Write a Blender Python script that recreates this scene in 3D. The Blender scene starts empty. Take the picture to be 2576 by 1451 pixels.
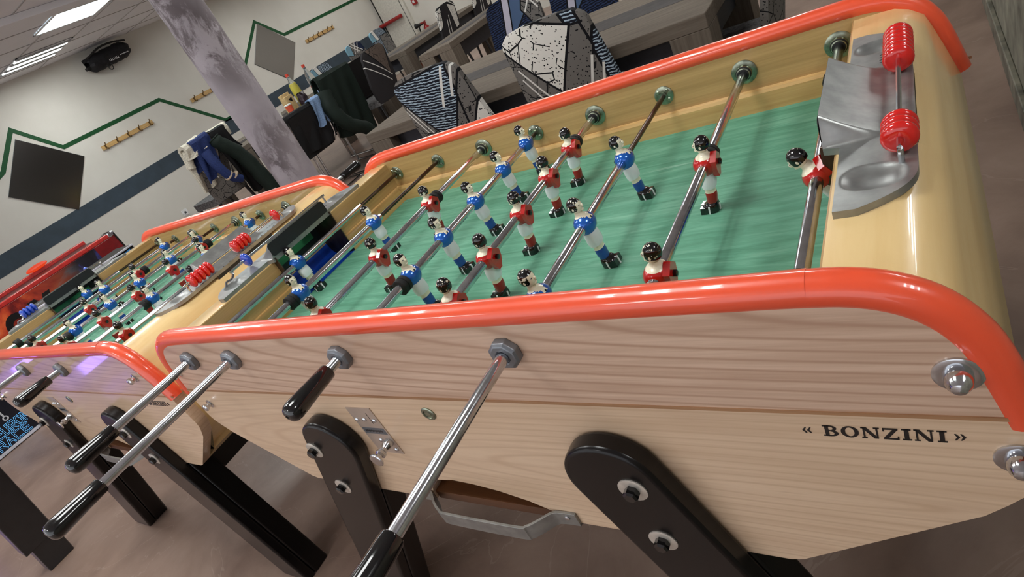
import bpy, bmesh, math, random
from math import sin, cos, pi, radians, sqrt
from mathutils import Vector, Matrix
random.seed(7)
SC = bpy.context.scene
COL = SC.collection
H = 0.83            # height of the rods above the floor; most heights below are measured from the rods

# ------------------------------------------------------------------ camera
YAW, PIT, ROL = -0.7334, -0.4839, -0.5014
CX, CY, CZ, FPX = 0.6387, -0.7534, 0.3697, 1495.97
def camera():
    f = Vector((sin(YAW)*cos(PIT), cos(YAW)*cos(PIT), sin(PIT)))
    rt = Vector((cos(YAW), -sin(YAW), 0)); up = rt.cross(f)
    r2 = cos(ROL)*rt + sin(ROL)*up; u2 = -sin(ROL)*rt + cos(ROL)*up
    cd = bpy.data.cameras.new('camera'); co = bpy.data.objects.new('camera', cd); COL.objects.link(co)
    m = Matrix((r2, u2, -f)).transposed().to_4x4(); m.translation = Vector((CX, CY, CZ+H))
    co.matrix_world = m
    cd.sensor_fit = 'HORIZONTAL'; cd.sensor_width = 36; cd.lens = FPX/2576*36; cd.clip_start = .02; cd.clip_end = 100
    SC.camera = co
camera()
# ------------------------------------------------------------------ world, exposure
W = bpy.data.worlds.new('world'); SC.world = W; W.use_nodes = True
W.node_tree.nodes['Background'].inputs[0].default_value = (.93, .95, 1, 1)
W.node_tree.nodes['Background'].inputs[1].default_value = 1.0
SC.view_settings.view_transform = 'Standard'; SC.view_settings.look = 'None'
SC.view_settings.exposure = 0.55; SC.view_settings.gamma = 1.0
LAMP = 18.0          # strength of the ceiling tubes
# fittings: x, y, kind; the tubes run along y
FITTINGS = [(-5.45,2.66,'panel'), (-6.8,2.73,'tubes'), (-4.1,2.7,'tubes'), (-2.75,2.7,'tubes'), (-1.4,2.7,'tubes'), (-.1,2.7,'tubes'),
            (-2.85,-.3,'tubes'), (-1.5,-.3,'tubes'), (-.17,-.3,'tubes'), (-.75,-2.7,'tubes'), (-2.4,-2.7,'tubes'), (-5.0,-.9,'tubes'),
            (-4.1,.9,'tubes'), (-6.4,5.8,'tubes'), (-4.1,5.8,'tubes'), (-1.7,5.8,'tubes'), (-6.4,7.6,'tubes'), (-4.1,7.6,'tubes'), (-1.7,7.6,'tubes'), (1.9,-.3,'tubes'), (1.9,2.7,'tubes')]  # unseen lamps on this line are added to brighten rods, back wall, right side

# ------------------------------------------------------------------ material helpers
def lin(c):
    return tuple(((v/255)/12.92 if v/255 <= .04045 else ((v/255+.055)/1.055)**2.4) for v in c) + (1,)
class NT:
    def __init__(s, name):
        s.m = bpy.data.materials.new(name); s.m.use_nodes = True
        s.t = s.m.node_tree; s.b = s.t.nodes['Principled BSDF']
    def n(s, typ, **kw):
        o = s.t.nodes.new(typ)
        for k, v in kw.items():
            if k in ('operation','blend_type','data_type','wave_type','bands_direction','feature','noise_dimensions','interpolation','wave_profile','distance'): setattr(o, k, v)
        return o
    def l(s, a, b): s.t.links.new(a, b)
    def coord(s, scale=(1,1,1), loc=(0,0,0), kind='Object', rot=(0,0,0)):
        tc = s.n('ShaderNodeTexCoord'); mp = s.n('ShaderNodeMapping')
        mp.inputs['Scale'].default_value = scale; mp.inputs['Location'].default_value = loc; mp.inputs['Rotation'].default_value = rot
        s.l(tc.outputs[kind], mp.inputs['Vector']); return mp.outputs['Vector']
    def noise(s, vec, scale=5, detail=4, rough=.55, dist=0):
        o = s.n('ShaderNodeTexNoise'); o.inputs['Scale'].default_value = scale; o.inputs['Detail'].default_value = detail
        o.inputs['Roughness'].default_value = rough; o.inputs['Distortion'].default_value = dist
        s.l(vec, o.inputs['Vector']); return o.outputs['Fac']
    def ramp(s, fac, stops, interp='LINEAR'):
        o = s.n('ShaderNodeValToRGB'); o.color_ramp.interpolation = interp
        e = o.color_ramp.elements
        while len(e) < len(stops): e.new(.5)
        for i, (p, c) in enumerate(stops):
            e[i].position = p; e[i].color = lin(c) if max(c) > 1 or sum(c) == 0 else tuple(c)+(1,)
        s.l(fac, o.inputs['Fac']); return o.outputs['Color']
    def math(s, op, a, b=None, clamp=False):
        o = s.n('ShaderNodeMath', operation=op); o.use_clamp = clamp
        for i, v in enumerate((a, b)):
            if v is None: continue
            if hasattr(v, 'is_linked'): s.l(v, o.inputs[i])
            else: o.inputs[i].default_value = v
        return o.outputs[0]
    def mix(s, fac, a, b, mode='MIX'):
        o = s.n('ShaderNodeMix', data_type='RGBA', blend_type=mode)
        for v, i in ((fac, 0), (a, 6), (b, 7)):
            if hasattr(v, 'is_linked'): s.l(v, o.inputs[i])
            elif i == 0: o.inputs[0].default_value = v
            else: o.inputs[i].default_value = lin(v)
        return o.outputs[2]
    def bump(s, h, strength=.2, dist=.002):
        o = s.n('ShaderNodeBump'); o.inputs['Strength'].default_value = strength; o.inputs['Distance'].default_value = dist
        s.l(h, o.inputs['Height']); s.l(o.outputs['Normal'], s.b.inputs['Normal'])
    def col(s, c):
        if hasattr(c, 'is_linked'): s.l(c, s.b.inputs['Base Color'])
        else: s.b.inputs['Base Color'].default_value = lin(c)
        return s
    def set(s, rough=.5, metal=0, coat=0, spec=.5, trans=0):
        s.b.inputs['Roughness'].default_value = rough; s.b.inputs['Metallic'].default_value = metal
        s.b.inputs['Coat Weight'].default_value = coat; s.b.inputs['Coat Roughness'].default_value = .05
        s.b.inputs['Specular IOR Level'].default_value = spec; s.b.inputs['Transmission Weight'].default_value = trans
        return s
M = {}
def plain(name, c, rough=.5, metal=0, coat=0, spec=.5, var=.06, vs=30):
    t = NT(name); v = t.noise(t.coord(), vs, 3)
    d = tuple(max(0, x*(1-var*2)) for x in c); u = tuple(min(255, x*(1+var)) for x in c)
    t.col(t.ramp(v, [(.3, d), (.7, u)])); t.set(rough, metal, coat, spec); M[name] = t.m; return t.m
def wood(name, base, dark, rough=.35, grain=(1.2, 30, 30), arcs=0, coat=.25, rot=(0,0,0), spec=.5):
    t = NT(name)
    v = t.coord(grain, rot=rot); g = t.noise(v, 3, 8, .65, .3)
    c = t.ramp(g, [(.25, dark), (.62, base)])
    v2 = t.coord((grain[0]*2.5, grain[1]*5, grain[2]*5), rot=rot); f = t.noise(v2, 6, 3, .6)
    c = t.mix(t.math('MULTIPLY', f, .28), c, dark)
    if arcs:
        va = t.coord((.75, 3, 7), (.2, 0, .4), rot=rot)
        w = t.n('ShaderNodeTexWave', wave_type='RINGS'); w.inputs['Scale'].default_value = 2.2; w.inputs['Distortion'].default_value = 5
        w.inputs['Detail'].default_value = 2; w.inputs['Detail Scale'].default_value = .7
        t.l(va, w.inputs['Vector'])
        k = t.ramp(w.outputs['Fac'], [(.0, (0,0,0)), (.16, (1,1,1))])
        c = t.mix(t.math('MULTIPLY', t.math('SUBTRACT', 1.0, k), arcs), c, dark)
    t.col(c); t.set(rough, 0, coat, spec); M[name] = t.m; return t.m
def emit(name, c, k):
    t = NT(name); t.col((20,20,20)); t.b.inputs['Emission Color'].default_value = lin(c); t.b.inputs['Emission Strength'].default_value = k
    M[name] = t.m; return t.m

wood('beech_side', (208,176,150), (184,150,126), .3, (.9, 12, 26), .35, .35)
wood('beech_lower', (218,180,140), (196,154,114), .3, (.9, 12, 26), .16, .35)
wood('beech_inner', (196,160,106), (158,124,74), .34, (.8, 20, 32), 0, .25)
wood('beech_strip', (214,176,116), (188,146,88), .22, (.8, 30, 30), 0, .5)
wood('beech_cross', (196,160,106), (158,124,74), .34, (20, .8, 32), 0, .25)
wood('beech_stripx', (214,176,116), (188,146,88), .22, (30, .8, 30), 0, .5)
wood('beech_end', (234,204,148), (222,186,126), .26, (8, .7, 8), 0, .4)
wood('groove', (178,134,96), (150,108,74), .5, (1,20,20))
wood('brown_board', (120,74,40), (84,50,28), .5, (2,14,14))
def sidemat():
    t = NT('beech_side'); sp = t.n('ShaderNodeSeparateXYZ'); t.l(t.coord(), sp.inputs[0]); up = t.math('GREATER_THAN', sp.outputs[2], H-.0865)
    def board(base, dark, off, k):
        g = t.noise(t.coord((.9, 12, 26), off), 3, 8, .65, .3); c = t.ramp(g, [(.25, dark), (.62, base)])
        w = t.n('ShaderNodeTexWave', wave_type='RINGS'); w.rings_direction = 'Y'; w.inputs['Scale'].default_value = 3.8; w.inputs['Distortion'].default_value = 2.0; w.inputs['Detail'].default_value = 2; w.inputs['Detail Scale'].default_value = .6
        t.l(t.coord((.62, 1, 7.5), off), w.inputs['Vector']); r = t.ramp(w.outputs['Fac'], [(0, (1,1,1)), (.12, (.4,.4,.4)), (.36, (0,0,0))])
        c = t.mix(t.math('MULTIPLY', r, k), c, dark); f = t.noise(t.coord((4, 60, 160), off), 6, 2, .6); return t.mix(t.math('MULTIPLY', f, .22), c, dark)
    t.col(t.mix(up, board((228,200,170), (206,174,142), (-.30,0,-4.62), .75), board((224,194,170), (186,150,126), (-.62,0,-6.55), .95)))
    t.set(.3, 0, .3); M['beech_side'] = t.m
sidemat()
def fieldmat():
    t = NT('playfield_green')
    v = t.coord((5, 40, 5)); a = t.noise(v, 1.6, 7, .62, .8)
    c = t.ramp(a, [(.25, (72,132,104)), (.5, (98,158,130)), (.75, (126,182,154))])
    b = t.noise(t.coord((3, 70, 3), (3,1,0)), 1.2, 3, .5, .3)
    k = t.ramp(b, [(.70, (0,0,0)), (.745, (1,1,1))])
    c = t.mix(t.math('MULTIPLY', k, .45), c, (168,206,184)); t.col(c)
    t.bump(a, .5, .0015); t.set(.6, 0, 0, .3); M['field'] = t.m
fieldmat()
plain('rail_red', (238,84,48), .3, 0, .7, .5, .015, 8)
plain('black_gloss', (16,15,16), .13, 0, .5, .5, .05)
plain('leg_black', (15,12,12), .26, 0, .05, .3, .05)
plain('washer', (226,220,210), .35, .6)
plain('black_satin', (27,25,26), .32, 0, .2, .5, .1)
plain('black_rubber', (20,19,19), .6, 0, 0, .4)
plain('chrome', (206,208,212), .13, 1, 0, .5, .02)
plain('plate_steel', (196,178,164), .34, .45, 0, .5, .02)
plain("steel_rod", (214,217,222), .14, 1, 0, .5, .04, 60)
plain('steel_thin', (92,80,70), .32, 1, 0, .5, .12, 40)
plain('cast_alu', (156,158,156), .36, .7, 0, .5, .06, 40)
plain('nut_gray', (132,136,142), .4, .7, 0, .5, .06)
plain('zinc', (156,164,146), .3, 1, 0, .5, .1, 90)
plain('bead_red', (214,30,24), .15, 0, .7)
plain('bead_blue', (24,70,190), .15, 0, .7)
plain('goal_blue', (20,84,214), .4, 0, .1)
plain('hood_black', (26,29,34), .4)
def goalmetal():
    t = NT('goal_metal'); a = t.noise(t.coord((6,6,3)), 3, 5, .6, 1)
    t.col(t.ramp(a, [(.3, (74,56,48)), (.7, (122,100,88))])); t.set(.3, .8); M['goal_metal'] = t.m
goalmetal()
plain('reflection_green', (86,150,112), .2, .6, 0, .5, .15, 8)  # green of the field as mirrored in the goal, put in as colour
plain('fig_skin', (240,232,206), .3, 0, .3, .5, .03)
plain('fig_white', (238,241,244), .35, 0, .25, .5, .02)
plain('fig_blue', (26,98,196), .18, .35, .7, .5, .08)
plain('fig_bluesock', (22,74,160), .3, 0, .4)
plain('fig_red', (196,22,18), .18, 0, .7, .5, .06)
plain('fig_redsock', (150,18,14), .3, 0, .4)
def hair():
    t = NT('fig_hair'); oi = t.n('ShaderNodeObjectInfo')
    tc = t.n('ShaderNodeTexCoord'); va = t.n('ShaderNodeVectorMath', operation='ADD'); t.l(tc.outputs['Object'], va.inputs[0]); t.l(oi.outputs['Random'], va.inputs[1])
    a = t.noise(va.outputs[0], 150, 3, .6)
    sc = t.math('MULTIPLY_ADD', oi.outputs['Random'], .16); t.t.nodes[-1].inputs[2].default_value = .58
    k = t.math('GREATER_THAN', a, sc)
    t.col(t.mix(k, (12,11,12), (226,220,200))); t.set(.14, 0, .6); M['fig_hair'] = t.m
hair()

# ------------------------------------------------------------------ mesh helpers
class MB:
    def __init__(s, off=(0,0,0)): s.v = []; s.f = []; s.fm = []; s.o = Vector(off)
    def add(s, vs, fs, mi=0):
        k = len(s.v); s.v += [tuple(Vector(p)+s.o) for p in vs]
        for f in fs: s.f.append([i+k for i in f]); s.fm.append(mi)
        return s
    def box(s, a, b, mi=0, m=None):
        (x0,y0,z0),(x1,y1,z1) = a, b
        vs = [Vector(p) for p in ((x0,y0,z0),(x1,y0,z0),(x1,y1,z0),(x0,y1,z0),(x0,y0,z1),(x1,y0,z1),(x1,y1,z1),(x0,y1,z1))]
        if m is not None: vs = [m @ p for p in vs]
        return s.add(vs, [(0,3,2,1),(4,5,6,7),(0,1,5,4),(1,2,6,5),(2,3,7,6),(3,0,4,7)], mi)
    def prism(s, poly, axis, a, b, mi=0, m=None):
        n = len(poly)
        def P(p, t):
            q = {'y': (p[0], t, p[1]), 'x': (t, p[0], p[1]), 'z': (p[0], p[1], t)}[axis]
            q = Vector(q); return m @ q if m is not None else q
        vs = [P(p, a) for p in poly]+[P(p, b) for p in poly]
        fs = [list(range(n))[::-1], [n+i for i in range(n)]]+[(i, (i+1) % n, n+(i+1) % n, n+i) for i in range(n)]
        return s.add(vs, fs, mi)
    def loft(s, rings, mis=None, cap0=True, cap1=True, mi=0):
        n = len(rings[0]); vs = [p for r in rings for p in r]
        for k in range(len(rings)-1):
            pass
        base = len(s.v); s.v += [tuple(Vector(p)+s.o) for p in vs]
        for k in range(len(rings)-1):
            for i in range(n):
                s.f.append([base+k*n+i, base+k*n+(i+1) % n, base+(k+1)*n+(i+1) % n, base+(k+1)*n+i]); s.fm.append(mis[k] if mis else mi)
        if cap0: s.f.append([base+i for i in range(n)][::-1]); s.fm.append(mis[0] if mis else mi)
        if cap1: s.f.append([base+(len(rings)-1)*n+i for i in range(n)]); s.fm.append(mis[-1] if mis else mi)
        return s
    def lathe(s, prof, org=(0,0,0), axis=(0,0,1), seg=20, mi=0, mis=None, phase=0):
        ax = Vector(axis).normalized(); u = ax.orthogonal().normalized(); w = ax.cross(u); o = Vector(org)
        rings = [[o+ax*t+(u*cos(phase+2*pi*i/seg)+w*sin(phase+2*pi*i/seg))*max(r, 1e-5) for i in range(seg)] for t, r in prof]
        return s.loft(rings, mis, True, True, mi)
    def tube(s, path, r, seg=10, mi=0, cap=True, rs=None):
        P = [Vector(p) for p in path]; rings = []; prev = None
        for k, p in enumerate(P):
            t = (P[min(k+1, len(P)-1)]-P[max(k-1, 0)]).normalized()
            u = (prev - t*prev.dot(t)) if prev else t.orthogonal()
            u.normalize(); prev = u; w = t.cross(u); rr = rs[k] if rs else r
            rings.append([p+(u*cos(2*pi*i/seg)+w*sin(2*pi*i/seg))*rr for i in range(seg)])
        return s.loft(rings, None, cap, cap, mi)
    def ball(s, c, r, seg=14, rings=8, mi=0, f=None):
        c = Vector(c); r = Vector(r if hasattr(r, '__len__') else (r, r, r)); R = []
        for k in range(rings+1):
            a = -pi/2+pi*k/rings
            R.append([c+Vector((r.x*max(cos(a), 1e-4)*cos(2*pi*i/seg), r.y*max(cos(a), 1e-4)*sin(2*pi*i/seg), r.z*sin(a))) for i in range(seg)])
        return s.loft(R, None, True, True, mi)
    def grid(s, nu, nv, fn, mi=0, fm=None):
        vs = [fn(i/nu, j/nv) for j in range(nv+1) for i in range(nu+1)]
        base = len(s.v); s.v += [tuple(Vector(p)+s.o) for p in vs]
        for j in range(nv):
            for i in range(nu):
                a = base+j*(nu+1)+i; s.f.append([a, a+1, a+nu+2, a+nu+1]); s.fm.append(fm((i+.5)/nu, (j+.5)/nv) if fm else mi)
        return s
    def mesh(s, name, mats, ang=32, fixn=True):
        me = bpy.data.meshes.new(name); me.from_pydata(s.v, [], s.f)
        for m in mats: me.materials.append(M[m] if isinstance(m, str) else m)
        for p, k in zip(me.polygons, s.fm): p.material_index = k
        if fixn:
            b = bmesh.new(); b.from_mesh(me); bmesh.ops.recalc_face_normals(b, faces=b.faces); b.to_mesh(me); b.free()
        me.shade_smooth(); me.set_sharp_from_angle(angle=radians(ang)); me.update(); return me
    def build(s, name, mats, parent=None, bevel=0, ang=32, loc=(0,0,0), rot=(0,0,0), fixn=True, seg=2):
        if not isinstance(mats, (list, tuple)): mats = [mats]
        o = bpy.data.objects.new(name, s.mesh(name, mats, ang, fixn)); COL.objects.link(o); o.location = loc; o.rotation_euler = rot
        if parent: o.parent = parent
        if bevel:
            m = o.modifiers.new('bevel', 'BEVEL'); m.width = bevel; m.segments = seg; m.limit_method = 'ANGLE'; m.angle_limit = radians(40)
            m.harden_normals = False
        return o
def tag(o, label=None, cat=None, group=None, kind=None):
    if label: o['label'] = label
    if cat: o['category'] = cat
    if group: o['group'] = group
    if kind: o['kind'] = kind
    return o
def empty(name, loc, label=None, cat=None, group=None, rot=(0,0,0)):
    o = bpy.data.objects.new(name, None); COL.objects.link(o); o.location = loc; o.rotation_euler = rot; o.empty_display_size = .1
    return tag(o, label, cat, group)
def copy_tree(o, parent=None, skip=()):
    c = o.copy(); COL.objects.link(c)
    if parent: c.parent = parent
    for ch in list(o.children):
        if ch.name.split('.')[0] in skip: continue
        copy_tree(ch, c, skip)
    return c
def struct(o): o['kind'] = 'structure'; return o
def rrect(x0, y0, x1, y1, r, n=5):
    P = []
    for cx, cy, a in ((x1-r, y0+r, -90), (x1-r, y1-r, 0), (x0+r, y1-r, 90), (x0+r, y0+r, 180)):
        for k in range(n+1): P.append((cx+r*cos(radians(a+90*k/n)), cy+r*sin(radians(a+90*k/n))))
    return P
def catmull(P, n=4):
    R = []
    for i in range(len(P)-1):
        p0 = P[max(i-1, 0)]; p1 = P[i]; p2 = P[i+1]; p3 = P[min(i+2, len(P)-1)]
        for k in range(n):
            t = k/n
            R.append(tuple(.5*((2*b)+(-a+c)*t+(2*a-5*b+4*c-d)*t*t+(-a+3*b-3*c+d)*t**3) for a, b, c, d in zip(p0, p1, p2, p3)))
    R.append(tuple(P[-1])); return R
# ------------------------------------------------------------------ lettering made of flat strokes, unit height
def serif_word(word, x0, z0, h, gap=.13):
    out = []; x = 0
    def R(a, b, c, d): out.append([(x+a, b), (x+c, b), (x+c, d), (x+a, d)])
    def ring(cx, cz, ro, rz, ri, rj, a0, a1, n):
        for k in range(n):
            a, b = radians(a0+(a1-a0)*k/n), radians(a0+(a1-a0)*(k+1)/n)
            out.append([(x+cx+ro*cos(a), cz+rz*sin(a)), (x+cx+ro*cos(b), cz+rz*sin(b)), (x+cx+ri*cos(b), cz+rj*sin(b)), (x+cx+ri*cos(a), cz+rj*sin(a))])
    for ch in word:
        if ch == 'I':
            R(.12, 0, .36, 1); R(0, 0, .48, .1); R(0, .9, .48, 1); w = .48
        elif ch == 'N':
            R(.1, 0, .2, 1); R(.8, 0, .9, 1); out.append([(x+.05, 1), (x+.3, 1), (x+.9, 0), (x+.68, 0)])
            R(0, 0, .3, .09); R(.68, .91, 1, 1); R(0, .91, .2, 1); w = 1
        elif ch == 'Z':
            R(.03, 0, .85, .12); R(.03, .88, .83, 1); out.append([(x+.58, .92), (x+.83, .92), (x+.28, .08), (x+.03, .08)])
            R(.77, 0, .85, .28); R(.03, .72, .11, 1); w = .88
        elif ch == 'O':
            ring(.5, .5, .5, .52, .26, .43, 0, 360, 24); w = 1
        elif ch == 'B':
            R(.12, 0, .34, 1); R(0, 0, .4, .09); R(0, .91, .4, 1); R(.3, .48, .5, .56)
            ring(.44, .74, .36, .26, .16, .18, -90, 90, 10); ring(.44, .27, .44, .27, .2, .19, -90, 90, 10); R(.3, 0, .45, .08); R(.3, .92, .45, 1); w = .9
        elif ch in '<>':
            s = 1 if ch == '<' else -1
            for q in (0, .28):
                cx = .15+q
                out.append([(x+cx-.12*s, .5), (x+cx+.06*s, .76), (x+cx+.14*s, .76), (x+cx+.02*s, .5)])
                out.append([(x+cx-.12*s, .5), (x+cx+.02*s, .5), (x+cx+.14*s, .24), (x+cx+.06*s, .24)])
            w = .6
        x += w+gap
    return [[(x0+p[0]*h, z0+p[1]*h) for p in q] for q in out], x*h

# ------------------------------------------------------------------ the foosball tables
IW, PW, PO = .3285, .3425, .3675         # half widths: strips, inner walls, outer faces
O3 = (0, 0, H)
RH = [(.47,.047),(.51,.047),(.545,.0465),(.575,.0445),(.602,.037),(.625,.023),(.643,.002),(.657,-.028),(.677,-.096)]
RAIL = catmull([(-x, z) for x, z in RH[::-1]]+RH, 4)
def side_poly(arch):
    top = [p for p in RAIL]
    low = [(.6785,-.165),(.6745,-.182),(.662,-.198),(.645,-.217),(.475,-.341),(.46,-.346)]
    ar = [(.172,-.346),(.15,-.334),(.10,-.309),(.05,-.294),(0,-.285),(-.04,-.282),(-.075,-.287),(-.10,-.303),(-.112,-.326),(-.115,-.346)] if arch else []
    return top+low+ar+[(-x, z) for x, z in low[::-1]]
def leg(par, cx, cz, r, slope, sy, bolts, zf=-H):
    b = MB(O3); n = sqrt(1+slope*slope); d = Vector((slope/n, -1/n)); p = Vector((1/n, slope/n)); c = Vector((cx, cz)); pts = []
    for k in range(17):
        a = pi*k/16; q = c+p*r*cos(a)-d*r*sin(a); pts.append((q.x, q.y))
    for s_ in (-1, 1):
        q = c+p*r*s_; t = (q.y-zf)/-d.y; q = q+d*t; pts.append((q.x, zf))
    y0, y1 = (-PO-.030, -PO-.0005) if sy < 0 else (PO+.0005, PO+.030)
    b.prism(pts, 'y', y0, y1)
    zt = -.350; w = r*n; xa = cx+slope*(cz-zt); xb = cx+slope*(cz-zf)      # below the cabinet the leg is a full square post
    b.prism([(xa-w+.0006, zt), (xb-w+.0006, zf), (xb+w-.0006, zf), (xa+w-.0006, zt)], 'y', *sorted((sy*(PO-.055), sy*(PO+.0005))))
    o = b.build('leg', 'leg_black', par, .006, seg=3)
    yy = y0 if sy < 0 else y1
    for bx, bz in bolts:
        w = MB(O3).lathe([(0,.006),(0,.0185),(.0015,.0185),(.002,.017),(.002,.006)], (bx, yy, bz), (0, -1 if sy < 0 else 1, 0), 20).lathe([(0,.0095),(.011,.0095),(.0135,.007),(.0135,0)], (bx, yy, bz), (0, -1 if sy < 0 else 1, 0), 6, mi=1)
        w.build('bolt', ['washer', 'black_gloss'], o)
    return o
def counter_mesh(sx):
    b = MB(O3); hw = .232
    def sm(t): t = max(0, min(1, t)); return t*t*(3-2*t)
    def xin(y): return .5545-.017*sm((.104-abs(y))/.006)
    def xout(y):
        a = abs(y); return .6235-(.05*(max(0, (a-.165)/(hw-.165))**2.6))
    def hz(x, y):
        a = abs(y); z = .0385
        e = sm((.0985-a)/.0135); t = max(0, min(1, (x-.537)/.062)); z += .0355*e*(1-t)**1.35 if a < .0985 else 0
        d = (abs(x-.587)/.028)**2.5+(abs(a-.176)/.024)**2.5
        if d < 1: z -= .0068*(1-d)**.9
        return z
    nu, nv = 36, 232
    def fn(u, v):
        y = -hw+2*hw*v; x0, x1 = xin(y), xout(y); x = x0+(x1-x0)*u; return (sx*x, y, hz(x, y))
    b.grid(nu, nv, fn)
    # skirt under the rim
    rim = [fn(u/nu, 0) for u in range(nu+1)]+[fn(1, v/nv) for v in range(1, nv+1)]+[fn(u/nu, 1) for u in range(nu-1, -1, -1)]+[fn(0, v/nv) for v in range(nv-1, 0, -1)]
    n = len(rim); k = len(b.v); b.v += [tuple(Vector(p)+b.o) for p in rim]+[(p[0], p[1], .0305+H) for p in rim]
    for i in range(n): b.f.append([k+i, k+(i+1) % n, k+n+(i+1) % n, k+n+i]); b.fm.append(0)
    b.f.append([k+n+i for i in range(n)]); b.fm.append(0)
    return b
def score_counter(par, sx, bead, far, mid, near, ys=None):
    o = counter_mesh(sx).build('score_counter', 'cast_alu', par, ang=50)
    b = MB(O3); b.prism(rrect(-.093, .041, .093, .0705, .007), 'x', sx*.5362, sx*.5368); b.build('hood_lining', 'hood_black', o)
    X = .6105*sx; zz = .0575
    path = [(X, -.158, .034), (X, -.159, .047), (X, -.157, .054), (X, -.151, zz), (X, 0, zz), (X, .151, zz), (X, .157, .054), (X, .159, .047), (X, .158, .034)]
    if bead == 'bead_blue' and sx < 0:
        path = [(X-.004, -.182, .038), (X-.004, -.176, .045), (X, -.166, .044), (X, -.158, .047), (X, -.153, .053), (X, -.146, zz), (X, 0, zz), (X, .151, zz), (X, .157, .054), (X, .158, .034)]
    MB(O3).tube(catmull(path, 3), .0028, 8).build('wire', 'chrome', o)
    prof = [(-.0064,.004),(-.0064,.0085),(-.0055,.0120),(-.0038,.0148),(-.0014,.0165),(.0014,.0165),(.0038,.0148),(.0055,.0120),(.0064,.0085),(.0064,.004)]
    me = MB((0,0,0)).lathe(prof, (0,0,0), (0,1,0), 22).mesh('bead', [bead], 60)
    ys = ys or [.141-.0129*k for k in range(far)]+[.035-.0129*k for k in range(mid)]+[-.141+.0129*k for k in range(near)]
    for y in ys:
        q = bpy.data.objects.new('bead', me); COL.objects.link(q); q.parent = o; q.location = (X, y, H+zz-.001)
    for k in range(8):     # small engraved ticks
        pass
    t = MB(O3)
    for y in (.112, .121, .130, .139): t.box((sx*.592-.0035, y-.0007, .0384), (sx*.592+.0035, y+.0007, .0388))
    if mid:
        for k in range(12): t.box((sx*.6185-.002, -.13+.022*k, .0384), (sx*.6185+.002, -.1265+.022*k, .0389))
    t.build('tick_marks', 'black_rubber', o)
    return o
def figure_mesh(blue):
    b = MB(); S = 24
    # (z, centre x, half depth, half width, exponent)  front is +x
    def ring(z, cx, rx, ry, p=2.3):
        R = []
        for i in range(S):
            a = 2*pi*i/S; c, s = cos(a), sin(a)
            R.append(Vector((cx+rx*abs(c)**(2/p)*(1 if c > 0 else -1), ry*abs(s)**(2/p)*(1 if s > 0 else -1), z)))
        return R
    K, SH, SK, WH, JE, NE = 0, 1, 2, 3, 4, 2   # boot, sock, skin, shorts, jersey
    body = [(-.0765,.0035,.0105,.0105,3.2,0),(-.0735,.004,.0125,.0122,3.2,0),(-.066,.0035,.0118,.0118,3,0),(-.061,.001,.0085,.0098,2.8,0),(-.0598,0,.0068,.0088,2.4,0),
            (-.0585,0,.0070,.0092,2.4,1),(-.050,-.0004,.0078,.0098,2.4,1),(-.0425,0,.0076,.0098,2.4,1),
            (-.0418,0,.0070,.0094,2.4,2),(-.0355,0,.0074,.0100,2.4,2),
            (-.0352,0,.0094,.0122,2.6,3),(-.028,0,.0108,.0134,2.6,3),(-.018,0,.0106,.0130,2.5,3),(-.0125,0,.0100,.0120,2.3,3),
            (-.0125,0,.0104,.0124,2.3,4),(-.0085,0,.0138,.0158,2.2,4),(-.004,0,.0158,.0180,2.1,4),(0,.0002,.0164,.0187,2.1,4),(.0025,.0002,.0164,.0187,2.1,4),(.0050,.0002,.0160,.0184,2.1,4),(.0070,0,.0153,.0178,2.1,4),(.0090,0,.0143,.0169,2.1,4),(.0108,0,.0130,.0157,2.1,4),(.0124,-.0002,.0115,.0141,2.1,4),(.0138,-.0004,.0099,.0122,2.1,4),(.0150,-.0005,.0084,.0102,2.1,4),
            (.0158,-.0006,.0072,.0084,2.1,2),(.0180,-.0008,.0064,.0068,2,2),(.0210,-.0006,.0058,.0060,2,2)]
    rings = [ring(*r[:5]) for r in body]; mis = [body[k+1][5] if body[k+1][5] == body[k][5] else body[k+1][5] for k in range(len(body)-1)]
    b.loft(rings, mis)
    for k, f in enumerate(b.f):      # bare neck and chest opening
        c = sum((Vector(b.v[i]) for i in f), Vector())/len(f)
        if b.fm[k] == 4 and ((blue and c.x > .002 and abs(c.y) < (c.z-.0020)*.60 and c.z > .003) or (not blue and c.z > .0118)): b.fm[k] = 2
    head = [(.0205,.0004,.0050,.0050),(.0225,.0012,.0072,.0068),(.0255,.0012,.0090,.0080),(.0290,.0008,.0100,.0088),(.0325,.0002,.0104,.0092),(.0360,-.0004,.0102,.0090),(.0395,-.0008,.0086,.0076),(.0420,-.0010,.0056,.0050),(.0432,-.001,.0018,.0016)]
    b.loft([ring(z, cx, rx, ry, 2) for z, cx, rx, ry in head], None, True, True, 2)
    # hair: a slightly larger cap behind and above the face
    def cap(u, v):
        th = radians(50+260*u); a = -.55+1.62*v*1.28
        a = min(a, pi/2)
        return (-.0006+.0112*cos(a)*cos(th), .0101*cos(a)*sin(th), .0318+.0125*sin(a))
    b.grid(18, 9, cap, 5)
    def fringe(u, v):
        th = radians(-52+104*u); a = .42+v*(pi/2-.42)
        return (-.0006+.0111*cos(a)*cos(th), .0100*cos(a)*sin(th), .0318+.0124*sin(a))
    b.grid(10, 5, fringe, 5)
    # nose, chin, brows
    b.ball((.0112, 0, .0292), (.0022, .0016, .0030), 8, 5, 2)
    b.ball((.0085, 0, .0232), (.0024, .0034, .0022), 8, 5, 2)
    for s in (-1, 1):
        b.ball((.0094, .0036*s, .0318), (.0012, .0020, .0008), 8, 4, 5)
        b.ball((0, .0090*s, .0298), (.0020, .0014, .0030), 8, 5, 2)
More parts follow.
